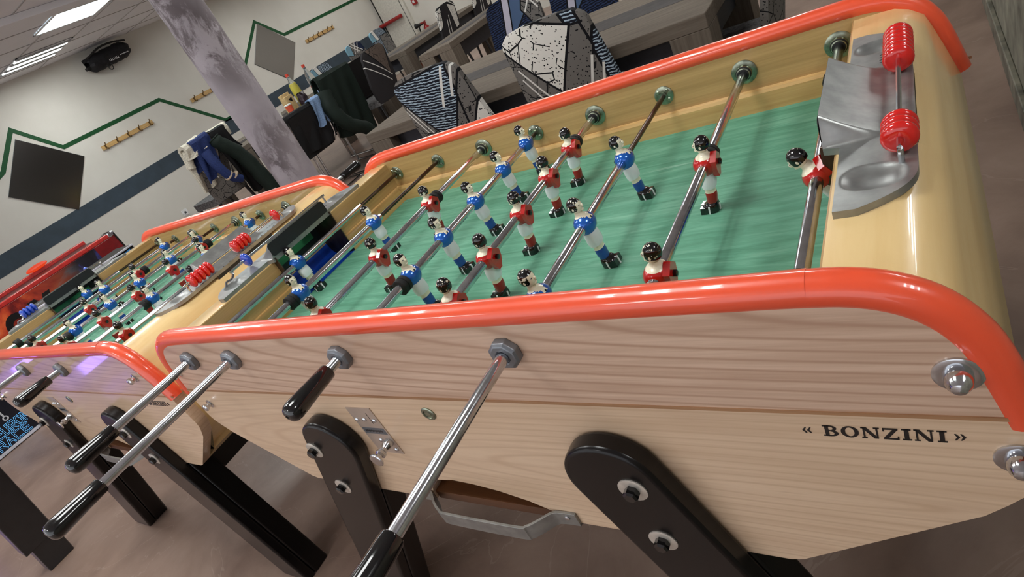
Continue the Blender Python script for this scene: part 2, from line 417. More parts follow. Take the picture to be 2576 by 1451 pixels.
    # boot toe and its pale stripe
    b.box((.004, -.0113, -.0762), (.0172, .0113, -.0655), 0); b.box((-.0094, -.0014, -.0774), (.0184, .0014, -.0644), 3); b.box((.0030, -.0124, -.0768), (.0052, .0124, -.0640), 3)
    if blue:
        b.ball((.0146, 0, .0082), (.0012, .0015, .0023), 8, 4, 0)
        b.lathe([(0,.0042),(.004,.0042),(.005,.0025)], (-.0140,0,.001), (-1,0,0), 6, mi=0)
    else:
        b.prism([(0,.0185),(.0135,.008),(.0125,-.004),(.004,-.0185),(-.004,-.0185),(-.0125,-.004),(-.0135,.008)], 'x', -.0182, -.0100, 4)
        b.lathe([(0,.0044),(.004,.0044),(.005,.0026)], (-.0182,0,.002), (-1,0,0), 6, mi=0)
    t = 'fig_blue' if blue else 'fig_red'
    return b.mesh('player_figure', ['black_gloss', t+'sock', 'fig_skin', 'fig_white', t, 'fig_hair'], 40)
FIG = {True: figure_mesh(True), False: figure_mesh(False)}
GRIP = MB().lathe([(0,.006),(0,.0112),(.002,.0122),(.03,.0130),(.06,.0146),(.072,.0150),(.079,.0138),(.083,.0108),(.0850,.006),(.0855,.0028),(.0835,.0022)], (0,0,0), (0,-1,0), 24).mesh('grip', ['black_gloss'], 60)
BUMP = MB().lathe([(-.0095,.0078),(-.0095,.0128),(-.0085,.0142),(-.0015,.0142),(-.001,.0132),(.001,.0132),(.0015,.0142),(.0085,.0142),(.0095,.0128),(.0095,.0078)], (0,0,0), (0,1,0), 20).mesh('bumper', ['black_rubber'], 45)
def link(name, me, par, loc, rot=(0,0,0)):
    o = bpy.data.objects.new(name, me); COL.objects.link(o); o.parent = par; o.location = loc; o.rotation_euler = rot; return o
NEARH = (1, 2, 4, 6)
def player_rod(par, i, grip, thick, figs, bumps, tilt):
    x = .15*(i-4.5); near = i in NEARH; b = MB(); sg = -1 if near else 1
    b.lathe([(0,0),(0,.0072),(.001,.0077),(abs(thick-grip*1.0)-.001,.0077),(abs(thick-grip),.0072),(abs(thick-grip),.0045)], (0, thick, 0), (0, sg, 0), 18)
    e = sg*-1*(PW+.006)
    b.lathe([(0,.0046),(abs(e-thick)+.02,.0046)], (0, thick+sg*.02, 0), (0, -sg, 0), 12, mi=1)
    r = b.build('player_rod', ['steel_rod', 'steel_thin'], par, loc=(x, 0, H))
    r['label'] = 'steel rod with %s players' % ('blue' if near else 'red')
    link('grip', GRIP, r, (0, grip-sg*.004, 0), (0, 0, 0 if near else pi))
    for k, y in enumerate(figs):
        link('player_figure', FIG[near], r, (0, y, 0), (0, radians(tilt[k] if isinstance(tilt, (list, tuple)) else tilt), 0 if near else pi))
    for y in bumps: link('bumper', BUMP, r, (0, y, 0))
    return r
def table_body():
    T = empty('foosball_table', (0, .0155, 0))
    for sy in (-1, 1):
        y0, y1 = sorted((sy*PW, sy*PO))
        P = MB(O3); P.prism(side_poly(True), 'y', y0, y1); P.fm[1 if sy < 0 else 0] = 1
        p = P.build('side_panel', ['beech_side', 'beech_inner'], T, .0015)
        g = MB(O3)
        f = sy*PO
        g.box((-.694, min(f, f+sy*.0012), -.0885), (.694, max(f, f+sy*.0012), -.0845)); g.build('groove_trim', 'groove', p)
        MB(O3).tube([(x, sy*(PW+PO)/2, z) for x, z in RAIL], .0162, 18).build('rail', 'rail_red', T, ang=60)
        words, w = serif_word('<', .514, -.1185, .0145); w2, _ = serif_word('BONZINI', .532, -.1180, .0143); w3, _ = serif_word('>', .630, -.1180, .0145)
        L = MB(O3)
        for q in words+w2+w3:
            if sy > 0: q = [(-x, z) for x, z in q]
            L.prism(q, 'y', f, f+sy*.0006)
        tag(L.build('lettering', 'black_satin', T), 'black BONZINI lettering between chevrons')
        for X, Z in ((.637, -.037), (.671, -.133), (-.632, -.036), (-.622, -.126)):
            MB(O3).lathe([(0,.0172),(.0018,.0172),(.0026,.015),(.0026,.010),(.008,.0098),(.0135,.0085),(.0175,.0055),(.0195,0)] if X > 0 and sy < 0 else [(0,.0105),(.0015,.0105),(.002,.006),(.008,.0055),(.009,.008),(.013,.0085),(.0155,.006),(.0165,0)], (X, f, Z), (0, sy, 0), 22).build('dome_bolt', 'chrome', T, ang=25)
        for i in range(1, 9):
            x = .15*(i-4.5); here = (i in NEARH) == (sy < 0)
            if here:
                MB(O3).lathe([(0,.0205),(.009,.0205),(.0125,.017),(.0125,.0095),(.010,.0092)], (x, f, 0), (0, sy, 0), 8, phase=pi/8).build('rod_nut', 'nut_gray', T, .001)
                b = MB(O3).lathe([(0,.022),(.002,.022),(.0035,.0195),(.004,.014),(.007,.0135),(.0085,.0125)], (x, sy*PW, 0), (0, -sy, 0), 26)
                b.lathe([(.008,.0125),(.0088,.0132),(.0105,.0132),(.0112,.0118)], (x, sy*PW, 0), (0, -sy, 0), 24, mi=1).lathe([(.0112,.0118),(.0135,.0118),(.015,.0095)], (x, sy*PW, 0), (0, -sy, 0), 24)
                b.lathe([(.0135,.0102),(.0155,.0102),(.0160,.0085)], (x, sy*PW, 0), (0, -sy, 0), 24, mi=1)
                b.build('rod_bearing', ['zinc', 'black_rubber'], T)
            else:
                b = MB(O3).lathe([(0,.0185),(.002,.0185),(.003,.017),(.0035,.008),(.007,.0075),(.007,.005)], (x, sy*PW, 0), (0, -sy, 0), 24)
                for k in range(4):
                    a = pi/4+k*pi/2; b.lathe([(.002,.0042),(.005,.0042),(.006,.003)], (x+.0125*cos(a), sy*PW, .0125*sin(a)), (0, -sy, 0), 6)
                b.build('rod_bearing', 'zinc', T)
        # long cushion strips and the carrying handle
        st = MB(O3); a, c = sorted((sy*IW, sy*PW))
        st.prism([(sy*PW, -.036), (sy*(PW-.004), -.0345), (sy*(PW-.010), -.0365), (sy*(PW-.0135), -.0415), (sy*IW, -.050), (sy*IW, -.10), (sy*PW, -.10)], 'x', -.55, .55)
        st.build('cushion_strip', 'beech_strip', T, ang=30)
        hp = [(.176, 0), (.15, .0005), (.136, .004), (.118, .019), (.102, .030), (.082, .034), (-.055, .034), (-.076, .030), (-.094, .019), (-.110, .004), (-.122, .0005), (-.148, 0)]
        hp = catmull(hp, 4); hb = MB(O3); rings = []
        for k, (x, d) in enumerate(hp):
            dz = .0125
            tx = hp[min(k+1, len(hp)-1)][0]-hp[max(k-1, 0)][0]; td = hp[min(k+1, len(hp)-1)][1]-hp[max(k-1, 0)][1]; n = sqrt(tx*tx+td*td)
            nx, nd = -td/n*.0022, tx/n*.0022
            if tx < 0: nx, nd = -nx, -nd
            q_ = min(1, d/.03); zc = -.334-.004*q_; dz = .0135+.001*q_
            rings.append([(x+nx, f+sy*(d+.0024+abs(nd) if nd else d), zc-dz), (x+nx, f+sy*(d+.0024+abs(nd)), zc+dz), (x-nx, f+sy*(d+.0024-abs(nd)), zc+dz), (x-nx, f+sy*(d+.0024-abs(nd)), zc-dz)])
        hb.loft(rings)
        h = hb.build('carry_handle', 'cast_alu', T, .0008)
        for X in (.160, -.136): MB(O3).lathe([(.004,.0045),(.0062,.0042),(.0072,.0025),(.0074,0)], (X, f, -.330), (0, sy, 0), 14).build('rivet', 'chrome', h)
    # ends
    prof_out = [(.55,.0305),(.604,.0305),(.622,.0235),(.640,.0095),(.648,-.010),(.661,-.046),(.6785,-.098),(.6785,-.165),(.6745,-.182),(.662,-.198),(.645,-.217),(.475,-.341),(.46,-.346)]
    for sx in (-1, 1):
        e = MB(O3)
        po = [(sx*x, z) for x, z in prof_out]
        for y0, y1 in ((-PW, -.094), (.094, PW)): e.prism(po+[(sx*.46, -.32), (sx*.55, -.30)], 'y', y0, y1)
        e.prism([(sx*.624,.022)]+po[3:]+[(sx*.46, -.32), (sx*.60, -.30)], 'y', -.0942, .0942)
        e.build('end_block', 'beech_end', T)
        for y0, y1 in ((-PW, -.095), (.095, PW)):
            MB(O3).box((min(sx*.548, sx*.55), y0, -.10), (max(sx*.548, sx*.55), y1, .0295)).build('inner_end_wall', 'beech_cross', T)
        for y0, y1 in ((-IW, -.095), (.095, IW)):
            q = [(.55,-.036),(.546,-.0345),(.540,-.0365),(.5365,-.0415),(.535,-.050),(.535,-.10),(.55,-.10)]
            MB(O3).prism([(sx*x, z) for x, z in q], 'y', y0, y1).build('cushion_strip', 'beech_stripx', T, ang=30)
        g = MB(O3)
        for s in (-1, 1): g.box((min(sx*.534, sx*.6225), s*.0935-.0012, -.10), (max(sx*.534, sx*.6225), s*.0935+.0012, .0385))
        g.box((min(sx*.54, sx*.623), -.093, .0300), (max(sx*.54, sx*.623), .093, .0305))
        go = g.build('goal_box', 'goal_metal', T)
        MB(O3).box((min(sx*.6195, sx*.6235), -.0922, -.12), (max(sx*.6195, sx*.6235), .0922, .0300)).build('back_plate', 'hood_black', go)
        MB(O3).box((min(sx*.6175, sx*.6196), -.088, -.009), (max(sx*.6175, sx*.6196), .072, .010)).build('field_reflection', 'reflection_green', go)  # painted strip standing for the field's reflection on the back plate
        MB(O3).prism([(sx*x, z) for x, z in ((.535,-.0755),(.585,-.0775),(.603,-.073),(.613,-.063),(.6185,-.042),(.6195,-.042),(.6195,-.095),(.535,-.084))], 'y', -.0922, .0922).build('goal_floor', 'goal_blue', go)
    MB(O3).box((-.535, -PW, -.083), (.535, PW, -.075)).build('playfield', 'field', T)
    MB(O3).box((-.47, -PW, -.338), (.47, PW, -.326)).box((-.1085, -PO+.002, -.3455), (.150, PO-.002, -.3265)).build('bottom_board', 'brown_board', T)
    # coin mechanism, lock
    f = -PO
    cp = MB(O3).box((-.167, f-.0014, -.2235), (-.108, f, -.1135)); cp.box((-.1265, f-.0016, -.1500), (-.1250, f-.0012, -.1255), 1)
    for k in range(16): cp.box((-.159+.0026*k, f-.0018, -.171+.0006*(k % 3)), (-.1574+.0026*k, f-.0012, -.1655-.0007*(k % 2)), 1)
    cp.box((-.164, f-.0016, -.1755), (-.111, f-.0013, -.1605), 2)
    co = cp.build('coin_plate', ['plate_steel', 'black_satin', 'nut_gray'], T)
    for X, Z in ((-.159,-.1415),(-.117,-.1415),(-.140,-.1405),(-.138,-.190),(-.118,-.2125)):
        MB(O3).lathe([(.0014,.0042),(.0028,.004),(.0042,.0022),(.0045,0)], (X, f, Z), (0,-1,0), 14).build('screw', 'chrome', co)
    MB(O3).lathe([(0,.0085),(.010,.0085),(.014,.0065),(.020,.0065),(.023,.009),(.027,.009),(.030,.0055),(.034,.0055),(.036,.0125),(.0385,.0135),(.040,.012),(.0405,0)], (-.1205, f-.001, -.193), (0,-1,0), 20).build('coin_knob', 'chrome', co)
    MB(O3).lathe([(0,.0125),(.0015,.0125),(.0025,.011),(.0025,.0085),(.0012,.008),(.0012,.0055),(.0022,.005),(.0022,0)], (.0185, f, -.1185), (0,-1,0), 20).build('lock', 'zinc', T)
    return T
T1 = table_body()
tag(T1, 'large foosball table in the foreground with wooden sides, red rails and green field', 'foosball table', 'wooden foosball tables')
T2 = copy_tree(T1); T2.location = (-1.387, -.0055, 0)
tag(T2, 'second wooden foosball table farther left, end to end with the foreground one', 'foosball table', 'wooden foosball tables')
for c in T2.children:
    if c.name.startswith('dome_bolt') and max(v.co.x for v in c.data.vertices) > 0: bpy.data.objects.remove(c)
for Z, X in ((-.030, .600),): MB(O3).lathe([(0,.0105),(.0015,.0105),(.002,.006),(.008,.0055),(.009,.008),(.013,.0085),(.0155,.006),(.0165,0)], (X, -PO, Z), (0, -1, 0), 18).build('dome_bolt', 'chrome', T2, ang=25)
def legs(T, sB, sC):
    for sy in (-1, 1):
        leg(T, -.250, -.192, .060, -sB, sy, ((-.3006,-.2007),(-.313,-.3067))); leg(T, .293, -.192, .062, sC, sy, ((.319,-.1986),(.324,-.2994)))
    for cx, s in ((-.250, -sB), (.293, sC)):
        x = cx+s*.208
        MB(O3).box((x-.032, -PO-.004, -.445), (x+.032, PO+.004, -.349)).build('crossbar', 'black_satin', T, .004)
legs(T1, .49, .355); legs(T2, .58, .20)
score_counter(T1, 1, 'bead_red', 7, 0, 3); score_counter(T1, -1, 'bead_blue', 0, 0, 0, [-.1095])
score_counter(T2, 1, 'bead_red', 1, 4, 5); score_counter(T2, -1, 'bead_blue', 0, 0, 0, [-.150+.0131*k for k in range(4)]+[.104])
B = .0265
player_rod(T1, 1, -.5415, .175, [-.062], [-.33], -8)
player_rod(T1, 2, -.6325, .085, [.060, -.187], [-.187-B], -5)
player_rod(T1, 3, .43, -.30, [.089, -.100, -.272], [.089+B], [-5, -6, -5])
player_rod(T1, 4, -.4035, .313, [.289, .174, .052, -.070, -.179], [-.179-B], [-5, -7, -7, -6, -6])
player_rod(T1, 5, .47, -.295, [.193, .082, -.038, -.160, -.267], [.193+B], -5)
player_rod(T1, 6, -.6085, .108, [.086, -.105, -.272], [-.272-B], -8)
player_rod(T1, 7, .44, -.272, [.006, -.250], [.006+B], -5)
player_rod(T1, 8, .47, -.325, [-.083], [.196, -.29], 34)
player_rod(T2, 1, -.56, .157, [.019], [-.242], -6)
player_rod(T2, 2, -.60, .313, [.290, .026], [-.250], -5)
player_rod(T2, 3, .45, -.29, [.091, -.096, -.270], [.091+B], -5)
player_rod(T2, 4, -.450, .285, [.262, .147, .021, -.089, -.209], [-.209-B], -6)
player_rod(T2, 5, .47, -.28, [.184, .064, -.064, -.180, -.285], [.184+B], -4)
player_rod(T2, 6, -.408, .316, [.292, .112, -.091], [-.091-B], -6)
player_rod(T2, 7, .45, -.28, [-.024, -.252], [-.024+B], -5)
player_rod(T2, 8, .478, -.3, [.02], [.2], 10)

# ------------------------------------------------------------------ the room
def wallmat(name, a, b, sc=1.2):
    t = NT(name); v = t.coord(); n = t.noise(v, sc, 5, .6); t.col(t.ramp(n, [(.3, b), (.7, a)])); t.bump(t.noise(v, 160, 2), .06, .002); t.set(.75, 0, 0, .3); M[name] = t.m
wallmat('wall_cream', (214,211,202), (204,200,190))
wallmat('ceiling_tile', (236,236,240), (226,226,230))
def floormat():
    t = NT('floor_concrete'); v = t.coord()
    a = t.noise(v, 2.2, 8, .66, .6); c = t.ramp(a, [(.28, (114,92,80)), (.5, (146,122,108)), (.74, (168,144,130))])
    b = t.noise(t.coord((1,1,1), (5,2,0)), 14, 5, .7); c = t.mix(t.math('MULTIPLY', b, .35), c, (118,98,90))
    vo = t.n('ShaderNodeTexNoise'); vo.inputs['Scale'].default_value = .9; vo.inputs['Detail'].default_value = 6; vo.inputs['Distortion'].default_value = 2.2; t.l(v, vo.inputs['Vector'])
    k = t.math('ABSOLUTE', t.math('SUBTRACT', vo.outputs['Fac'], .5)); k = t.math('LESS_THAN', k, .0022)
    c = t.mix(t.math('MULTIPLY', k, .22), c, (186,166,152))
    t.col(c); t.bump(a, .12, .004); t.set(.34, 0, .05, .5); M['floor_concrete'] = t.m
floormat()
plain('band_slate', (58,70,80), .6, 0, 0, .3, .05, 6)
plain('line_green', (22,76,40), .55, 0, 0, .3, .03)
plain('grime_wall', (140,138,124), .6, 0, 0, .3, .14, 9)
plain('grime_base', (118,114,100), .5, 0, 0, .4, .2, 12)
XW, YB, ZC = -7.63, 8.8, 1.474+H
struct(MB().box((XW-.1, -4.2, -.08), (4.0, YB+.1, 0)).build('floor', 'floor_concrete'))
struct(MB().box((XW-.1, -4.2, -.02), (XW, YB+.1, ZC)).build('wall_left', 'wall_cream'))
struct(MB().box((XW, YB, -.02), (4.0, YB+.1, ZC)).build('wall_back', 'wall_cream'))
struct(MB().box((.885, -2.2, -.02), (1.0, YB, 1.02)).build('low_wall', 'grime_wall'))  # wall cut low so that light enters from the right
struct(MB().box((4.0, -4.2, -.02), (4.1, YB+.1, ZC)).build('wall_right_added', plain('wall_far_dark', (140,134,130), .7, 0, 0, .3)))  # unseen wall, added so the mirrors reflect dark grey
struct(MB().box((.866, -2.2, 0), (.885, YB, .075)).build('baseboard_right', 'grime_base', None, .004))
def ceiling():
    b = MB().box((XW-.1, -4.2, ZC), (4.0, YB+.1, ZC+.08)); struct(b.build('ceiling', 'ceiling_tile'))
    g = MB()
    for k in range(20): g.box((XW+.35+.6*k-.006, -4.2, ZC-.004), (XW+.35+.6*k+.006, YB, ZC), 0)
    for k in range(22): g.box((XW, -4.14+.6*k-.006, ZC-.0042), (4.0, -4.14+.6*k+.006, ZC), 0)
    struct(g.build('trim_1', plain('tile_joint', (172,169,168), .7)))
    struct(MB().box((-5.02, -4.2, ZC-.05), (-4.78, YB, ZC-.001)).build('trim_2', 'ceiling_tile', None, .004))
ceiling()
struct(MB().box((XW, -4.2, H-.192), (XW+.004, YB, H+.012)).build('trim_3', 'band_slate'))
def zigzag(name, P, w=.046):
    P = [Vector((0, y, z)) for y, z in P]; L = []; R = []
    for k, p in enumerate(P):
        a = (p-P[k-1]).normalized() if k else (P[1]-p).normalized(); c = (P[k+1]-p).normalized() if k < len(P)-1 else a
        na, nc = Vector((0, -a.z, a.y)), Vector((0, -c.z, c.y)); m = (na+nc).normalized(); s = w/2/max(.35, m.dot(na))
        L.append(p+m*s); R.append(p-m*s)
    b = MB()
    for k in range(len(P)-1):
        q = [(v.y, v.z+H) for v in (L[k], L[k+1], R[k+1], R[k])]; b.prism(q, 'x', XW, XW+.004)
    struct(b.build(name, 'line_green'))
zigzag('trim_4', [(.55,.60), (1.70,.60), (1.995,.70), (2.36,1.035), (2.68,.650), (4.06,.636), (4.73,.015), (5.18,.015), (5.575,.53), (6.17,.985), (6.55,.648), (8.78,.63)])
def mirrormat():
    t = NT('mirror_glass'); t.col((150,147,145)); t.set(.16, 1); M['mirror_glass'] = t.m
mirrormat(); plain('mirror_edge', (120,122,122), .3, .6)
def mirror(y, z, s, label):
    o = empty('wall_mirror', (XW+.006, y, z+H), label, 'mirror', 'diamond wall mirrors')
    m = Matrix.Rotation(radians(45), 4, 'X'); h = s/2
    MB().box((0, -h, -h), (.006, h, h), 0, m).build('glass', 'mirror_glass', o)
    MB().box((-.0055, -h-.003, -h-.003), (.003, h+.003, h+.003), 0, m).build('backing', 'mirror_edge', o)
mirror(2.325, .465, .66, 'diamond-shaped mirror at the left edge of the photo, under the first green peak')
mirror(6.19, .475, .66, 'diamond-shaped mirror on the white wall just right of the concrete column')
wood('rack_wood', (208,172,112), (176,138,84), .45, (20,1,20))
plain('hook_metal', (120,96,60), .35, .8)
def coat_rack(y0, y1, z, n, label):
    o = empty('coat_rack', (XW+.004, (y0+y1)/2, z+H), label, 'coat rack', 'wooden coat racks on the white wall'); w = (y1-y0)/2
    MB().box((0, -w, -.026), (.018, w, .026)).build('board', 'rack_wood', o, .002)
    for k in range(n):
        y = -w+.05+(2*w-.1)*k/(n-1)
        b = MB().tube([(.018, y, .016), (.045, y, .020), (.060, y, .034), (.068, y, .046)], .006, 8).tube([(.018, y, -.010), (.035, y, -.026), (.058, y, -.034), (.064, y, -.020)], .006, 8)
        b.box((.018, y-.009, -.022), (.022, y+.009, .022)); b.build('hook', 'hook_metal', o)
coat_rack(3.02, 3.78, .445, 5, 'wooden coat rack between the left mirror and the column, five empty hooks')
coat_rack(4.44, 5.18, .445, 5, 'wooden coat rack partly hidden behind the left side of the concrete column')
coat_rack(6.87, 7.60, .412, 6, 'wooden coat rack right of the second mirror, near the corner of the room')
def socket():
    o = empty('wall_socket', (XW+.001, 3.34, -.70+H), 'white round power socket low on the wall above the far red rail', 'socket')
    MB().prism(rrect(-.043, -.043, .043, .043, .012), 'x', 0, .010).build('plate', plain('socket_white', (226,226,226), .3), o, .002)
    MB().lathe([(.010,.030),(.014,.030),(.0142,.024),(.0105,.021),(.0105,0)], (0,0,0), (1,0,0), 20).build('rim', 'socket_white', o)
    MB().lathe([(.0106,.016),(.0112,.016),(.0112,0)], (0,0,0), (1,0,0), 16).build('recess', plain('socket_grey', (70,72,76), .5), o)
socket()
def column():
    t = NT('column_paint'); v = t.coord(); a = t.noise(v, 3, 6, .6)
    c = t.ramp(a, [(.3, (150,143,149)), (.7, (174,166,171))])
    s = t.noise(t.coord((1,1,.55), (3,1,7)), 7, 9, .72, .4); big = t.noise(t.coord((1,1,.6), (1.7,.4,2.3)), 2.3, 2, .5)
    k = t.math('MULTIPLY', t.ramp(s, [(.46, (0,0,0)), (.55, (1,1,1))]), t.ramp(big, [(.43, (0,0,0)), (.58, (1,1,1))]))
    c = t.mix(t.math('MULTIPLY', k, .85), c, (92,82,84))
    p = t.noise(t.coord((1,1,1), (9,3,1)), 60, 2, .5); c = t.mix(t.math('GREATER_THAN', p, .745), c, (110,100,100))
    t.col(c); t.set(.6, 0, 0, .3); t.bump(s, .15, .003); M['column_paint'] = t.m
    az = radians(144.25); d = 4.55
    struct(MB().lathe([(0,.139),(ZC,.139)], (CX+cos(az)*d, CY+sin(az)*d, 0), (0,0,1), 48).build('column', 'column_paint', None, 0, 40))
column()
# back wall: emergency door, alarm box, extinguisher
plain('door_paint', (206,203,192), .5, 0, 0, .4, .03)
def door():
    o = struct(MB().box((-7.56, YB-.03, .0), (-6.99, YB-.002, 2.05)).build('door_1', 'door_paint'))
    b = MB(); 
    for x in (-7.575, -6.985): b.box((x-.006, YB-.04, 0), (x+.006, YB-.001, 2.06))
    struct(b.build('trim_5', plain('door_gap', (40,40,40), .6)))
    struct(MB().box((-6.97, YB-.05, 0), (-6.90, YB-.001, 2.12)).build('trim_6', 'door_paint'))
    MB().tube([(-7.62, YB-.10, H+.025), (-7.04, YB-.10, H+.045)], .034, 12).build('push_bar', plain('bar_red', (150,30,30), .35), o)
    for x in (-7.55, -7.1): MB().box((x-.02, YB-.10, H+.01), (x+.02, YB-.03, H+.06)).build('bar_mount', 'black_satin', o)
door()
def alarm():
    o = empty('alarm_box', (-6.68, YB-.001, H+.15), 'small red alarm call box on the back wall above the red extinguisher', 'alarm')
    MB().box((-.05, -.05, -.055), (.05, 0, .055)).build('case', 'bar_red', o, .006)
    MB().box((-.025, -.054, -.02), (.02, -.049, .025)).build('window', 'socket_white', o)
alarm()
def extinguisher():
    o = empty('fire_extinguisher', (-6.62, YB-.12, 0), 'red fire extinguisher with black horn by the back wall', 'fire extinguisher')
    MB().lathe([(.03,0),(.03,.06),(.05,.075),(.46,.075),(.53,.05),(.56,.02),(.56,0)], (0,0,0), (0,0,1), 20).build('cylinder', 'bar_red', o)
    MB().box((-.02,-.02,.56), (.02,.02,.62)).box((-.02,-.10,.61), (.02,.03,.63)).build('valve', 'bar_red', o, .003)
    MB().tube(catmull([(0,0,.60), (-.08,-.02,.62), (-.13,-.03,.56), (-.14,-.04,.48)], 3), .012, 8).build('hose', 'black_rubber', o)
    MB().lathe([(0,.016),(.15,.045),(.15,.040)], (-.02,-.05,.60), (-1,-.1,.05), 16).build('horn', 'black_rubber', o)
    struct(MB().box((-6.72, YB-.2, -.0), (-6.52, YB-.04, .03)).build('trim_7', 'black_satin'))
extinguisher()
# ceiling lamps
emit('lamp_panel', (222,244,250), LAMP*.55); emit('lamp_tube', (246,248,246), LAMP*1.6)
plain('lamp_white', (225,226,226), .4); plain('lamp_louver', (170,172,176), .6)
def lamp(x, y, kind, first=[]):
    lab = {'panel': 'bright square light panel in the ceiling at the top left corner', 'tubes': ''}[kind]
    if (x, y) == (-6.8, 2.73): lab = 'recessed ceiling light with three bare tubes, at the left edge of the photo'
    if not lab: lab = 'unseen recessed three-tube ceiling light'
    o = empty('ceiling_light', (x, y, ZC), lab, 'ceiling light', 'recessed ceiling lights')
    s = .31
    b = MB()
    for a in ((-s, -s, s, -s+.02), (-s, s-.02, s, s), (-s, -s, -s+.02, s), (s-.02, -s, s, s)): b.box((a[0], a[1], -.012), (a[2], a[3], -.004))
    b.build('frame', 'lamp_white', o)
    if kind == 'panel': MB().box((-s+.02, -s+.02, -.010), (s-.02, s-.02, -.006)).build('diffuser', 'lamp_panel', o)
    else:
        MB().box((-s+.02, -s+.02, -.0062), (s-.02, s-.02, -.0052)).build('reflector', 'lamp_louver', o)
        for f0, f1 in ((-.29, -.222), (-.158, -.048), (.048, .158), (.222, .29)): MB().box((f0, -s+.02, -.0195), (f1, s-.02, -.0062)).build('louver', 'lamp_louver', o)
        for dx in (-.19, 0, .19):
            w = .026 if dx else .042
            MB().box((dx-w, -s+.03, -.018), (dx+w, s-.03, -.008)).build('tube', 'lamp_tube', o)
for q in FITTINGS: lamp(*q)
# soft black case hung high on the wall
def wall_case():
    o = empty('projector_case', (XW, 3.78, H+1.30), 'black soft case with straps hung high on the white wall near the ceiling', 'case')
    def f(u, v):
        y = -.29+.58*u; a = 2*pi*v; k = 1+.05*sin(23*u)*cos(3*a)+.04*sin(41*u+a*2)
        e = max(0, 1-abs((u-.5)*2)**9); r = .5+.5*e
        return (.13+.115*cos(a)*k*r, y+.01*sin(5*a), .0+.098*sin(a)*k*r+.03*(u-.5))
    b = MB().grid(28, 16, f); b.box((.0, -.25, -.05), (.05, .25, .08)); b.build('body', plain('case_black', (26,25,28), .7, 0, 0, .3, .2, 25), o)
    MB().tube(catmull([(.2, -.27, .05), (.24, -.1, .112), (.24, .1, .116), (.2, .28, .09)], 3), .012, 6).build('handle', 'black_rubber', o)
    MB().box((.10, -.33, -.055), (.15, -.27, -.02)).build('strap_end', 'black_rubber', o, .004)
    MB().tube(catmull([(.2, -.12, -.08), (.2, -.11, -.14), (.2, -.07, -.14), (.2, -.06, -.08)], 3), .006, 6).build('loop', 'black_rubber', o)
    t = MB(); random.seed(3)
    for k in range(7):
        y = -.075+.02*k; t.prism([(y, -.066), (y+.005, -.066), (y+.014, -.04), (y+.009, -.04)], 'x', .236, .2375); t.prism([(y+.008, -.066), (y+.013, -.066), (y+.011, -.048), (y+.007, -.048)], 'x', .236, .2375)
    for k in range(9): t.prism([(.09+.014*k, -.045), (.099+.014*k, -.045), (.099+.014*k, -.036), (.09+.014*k, -.036)], 'x', .234, .2355)
    t.build('white_lettering', 'socket_white', o)
wall_case()

# ------------------------------------------------------------------ tables and chairs of the hall
wood('table_wood', (118,108,97), (88,79,70), .75, (1.2, 26, 26), 0, 0, spec=.12)
wood('table_woody', (118,108,97), (88,79,70), .75, (26, 1.2, 26), 0, 0, spec=.12)
wood('table_wood_v', (114,104,93), (84,76,68), .75, (26, 26, 1.2), 0, 0, spec=.12)
plain('table_inlay', (56,50,48), .6, 0, 0, .2, .1)
plain('table_apron', (40,40,46), .5)
def hall_table(x0, y0, x1, y1, label):
    cx, cy = (x0+x1)/2, (y0+y1)/2; hx, hy = (x1-x0)/2, (y1-y0)/2; Z = H-.11; alongx = hx > hy
    o = empty('dining_table', (cx, cy, 0), label, 'table', 'grey oak hall tables')
    MB().box((-hx, -hy, Z-.05), (hx, hy, Z)).build('tabletop', 'table_wood' if alongx else 'table_woody', o, .003)
    iw = min(.10, hx*.3); q = ((-hx+.14, -.10), (hx-.14, .10)) if alongx else ((-iw, -hy+.14), (iw, hy-.14))
    MB().box((q[0][0], q[0][1], Z), (q[1][0], q[1][1], Z+.0008)).build('inlay', 'table_inlay', o)
    for sx in (-1, 1):
        for sy in (-1, 1):
            ax, ay = sx*(hx-.07), sy*(hy-.07); MB().box((ax-.07, ay-.07, 0), (ax+.07, ay+.07, Z-.05)).build('leg', 'table_wood_v', o, .003)
    MB().box((-hx+.06, -hy+.06, Z-.17), (hx-.06, hy-.06, Z-.051)).build('apron', 'table_apron', o)
    return o
hall_table(-1.66, 1.38, .06, 2.22, 'grey oak table right behind the far red rail of the foreground foosball table')
hall_table(-2.80, 3.43, -2.45, 5.0, 'grey oak table in the second row, its dark end seen above the striped chair')
hall_table(-4.38, 4.40, -3.72, 6.1, 'grey oak table in the back, with a wide pale leg, near the red push bar')
hall_table(-5.35, 2.55, -4.48, 4.55, 'grey oak table carrying bottles and a paper bag, right of the column')

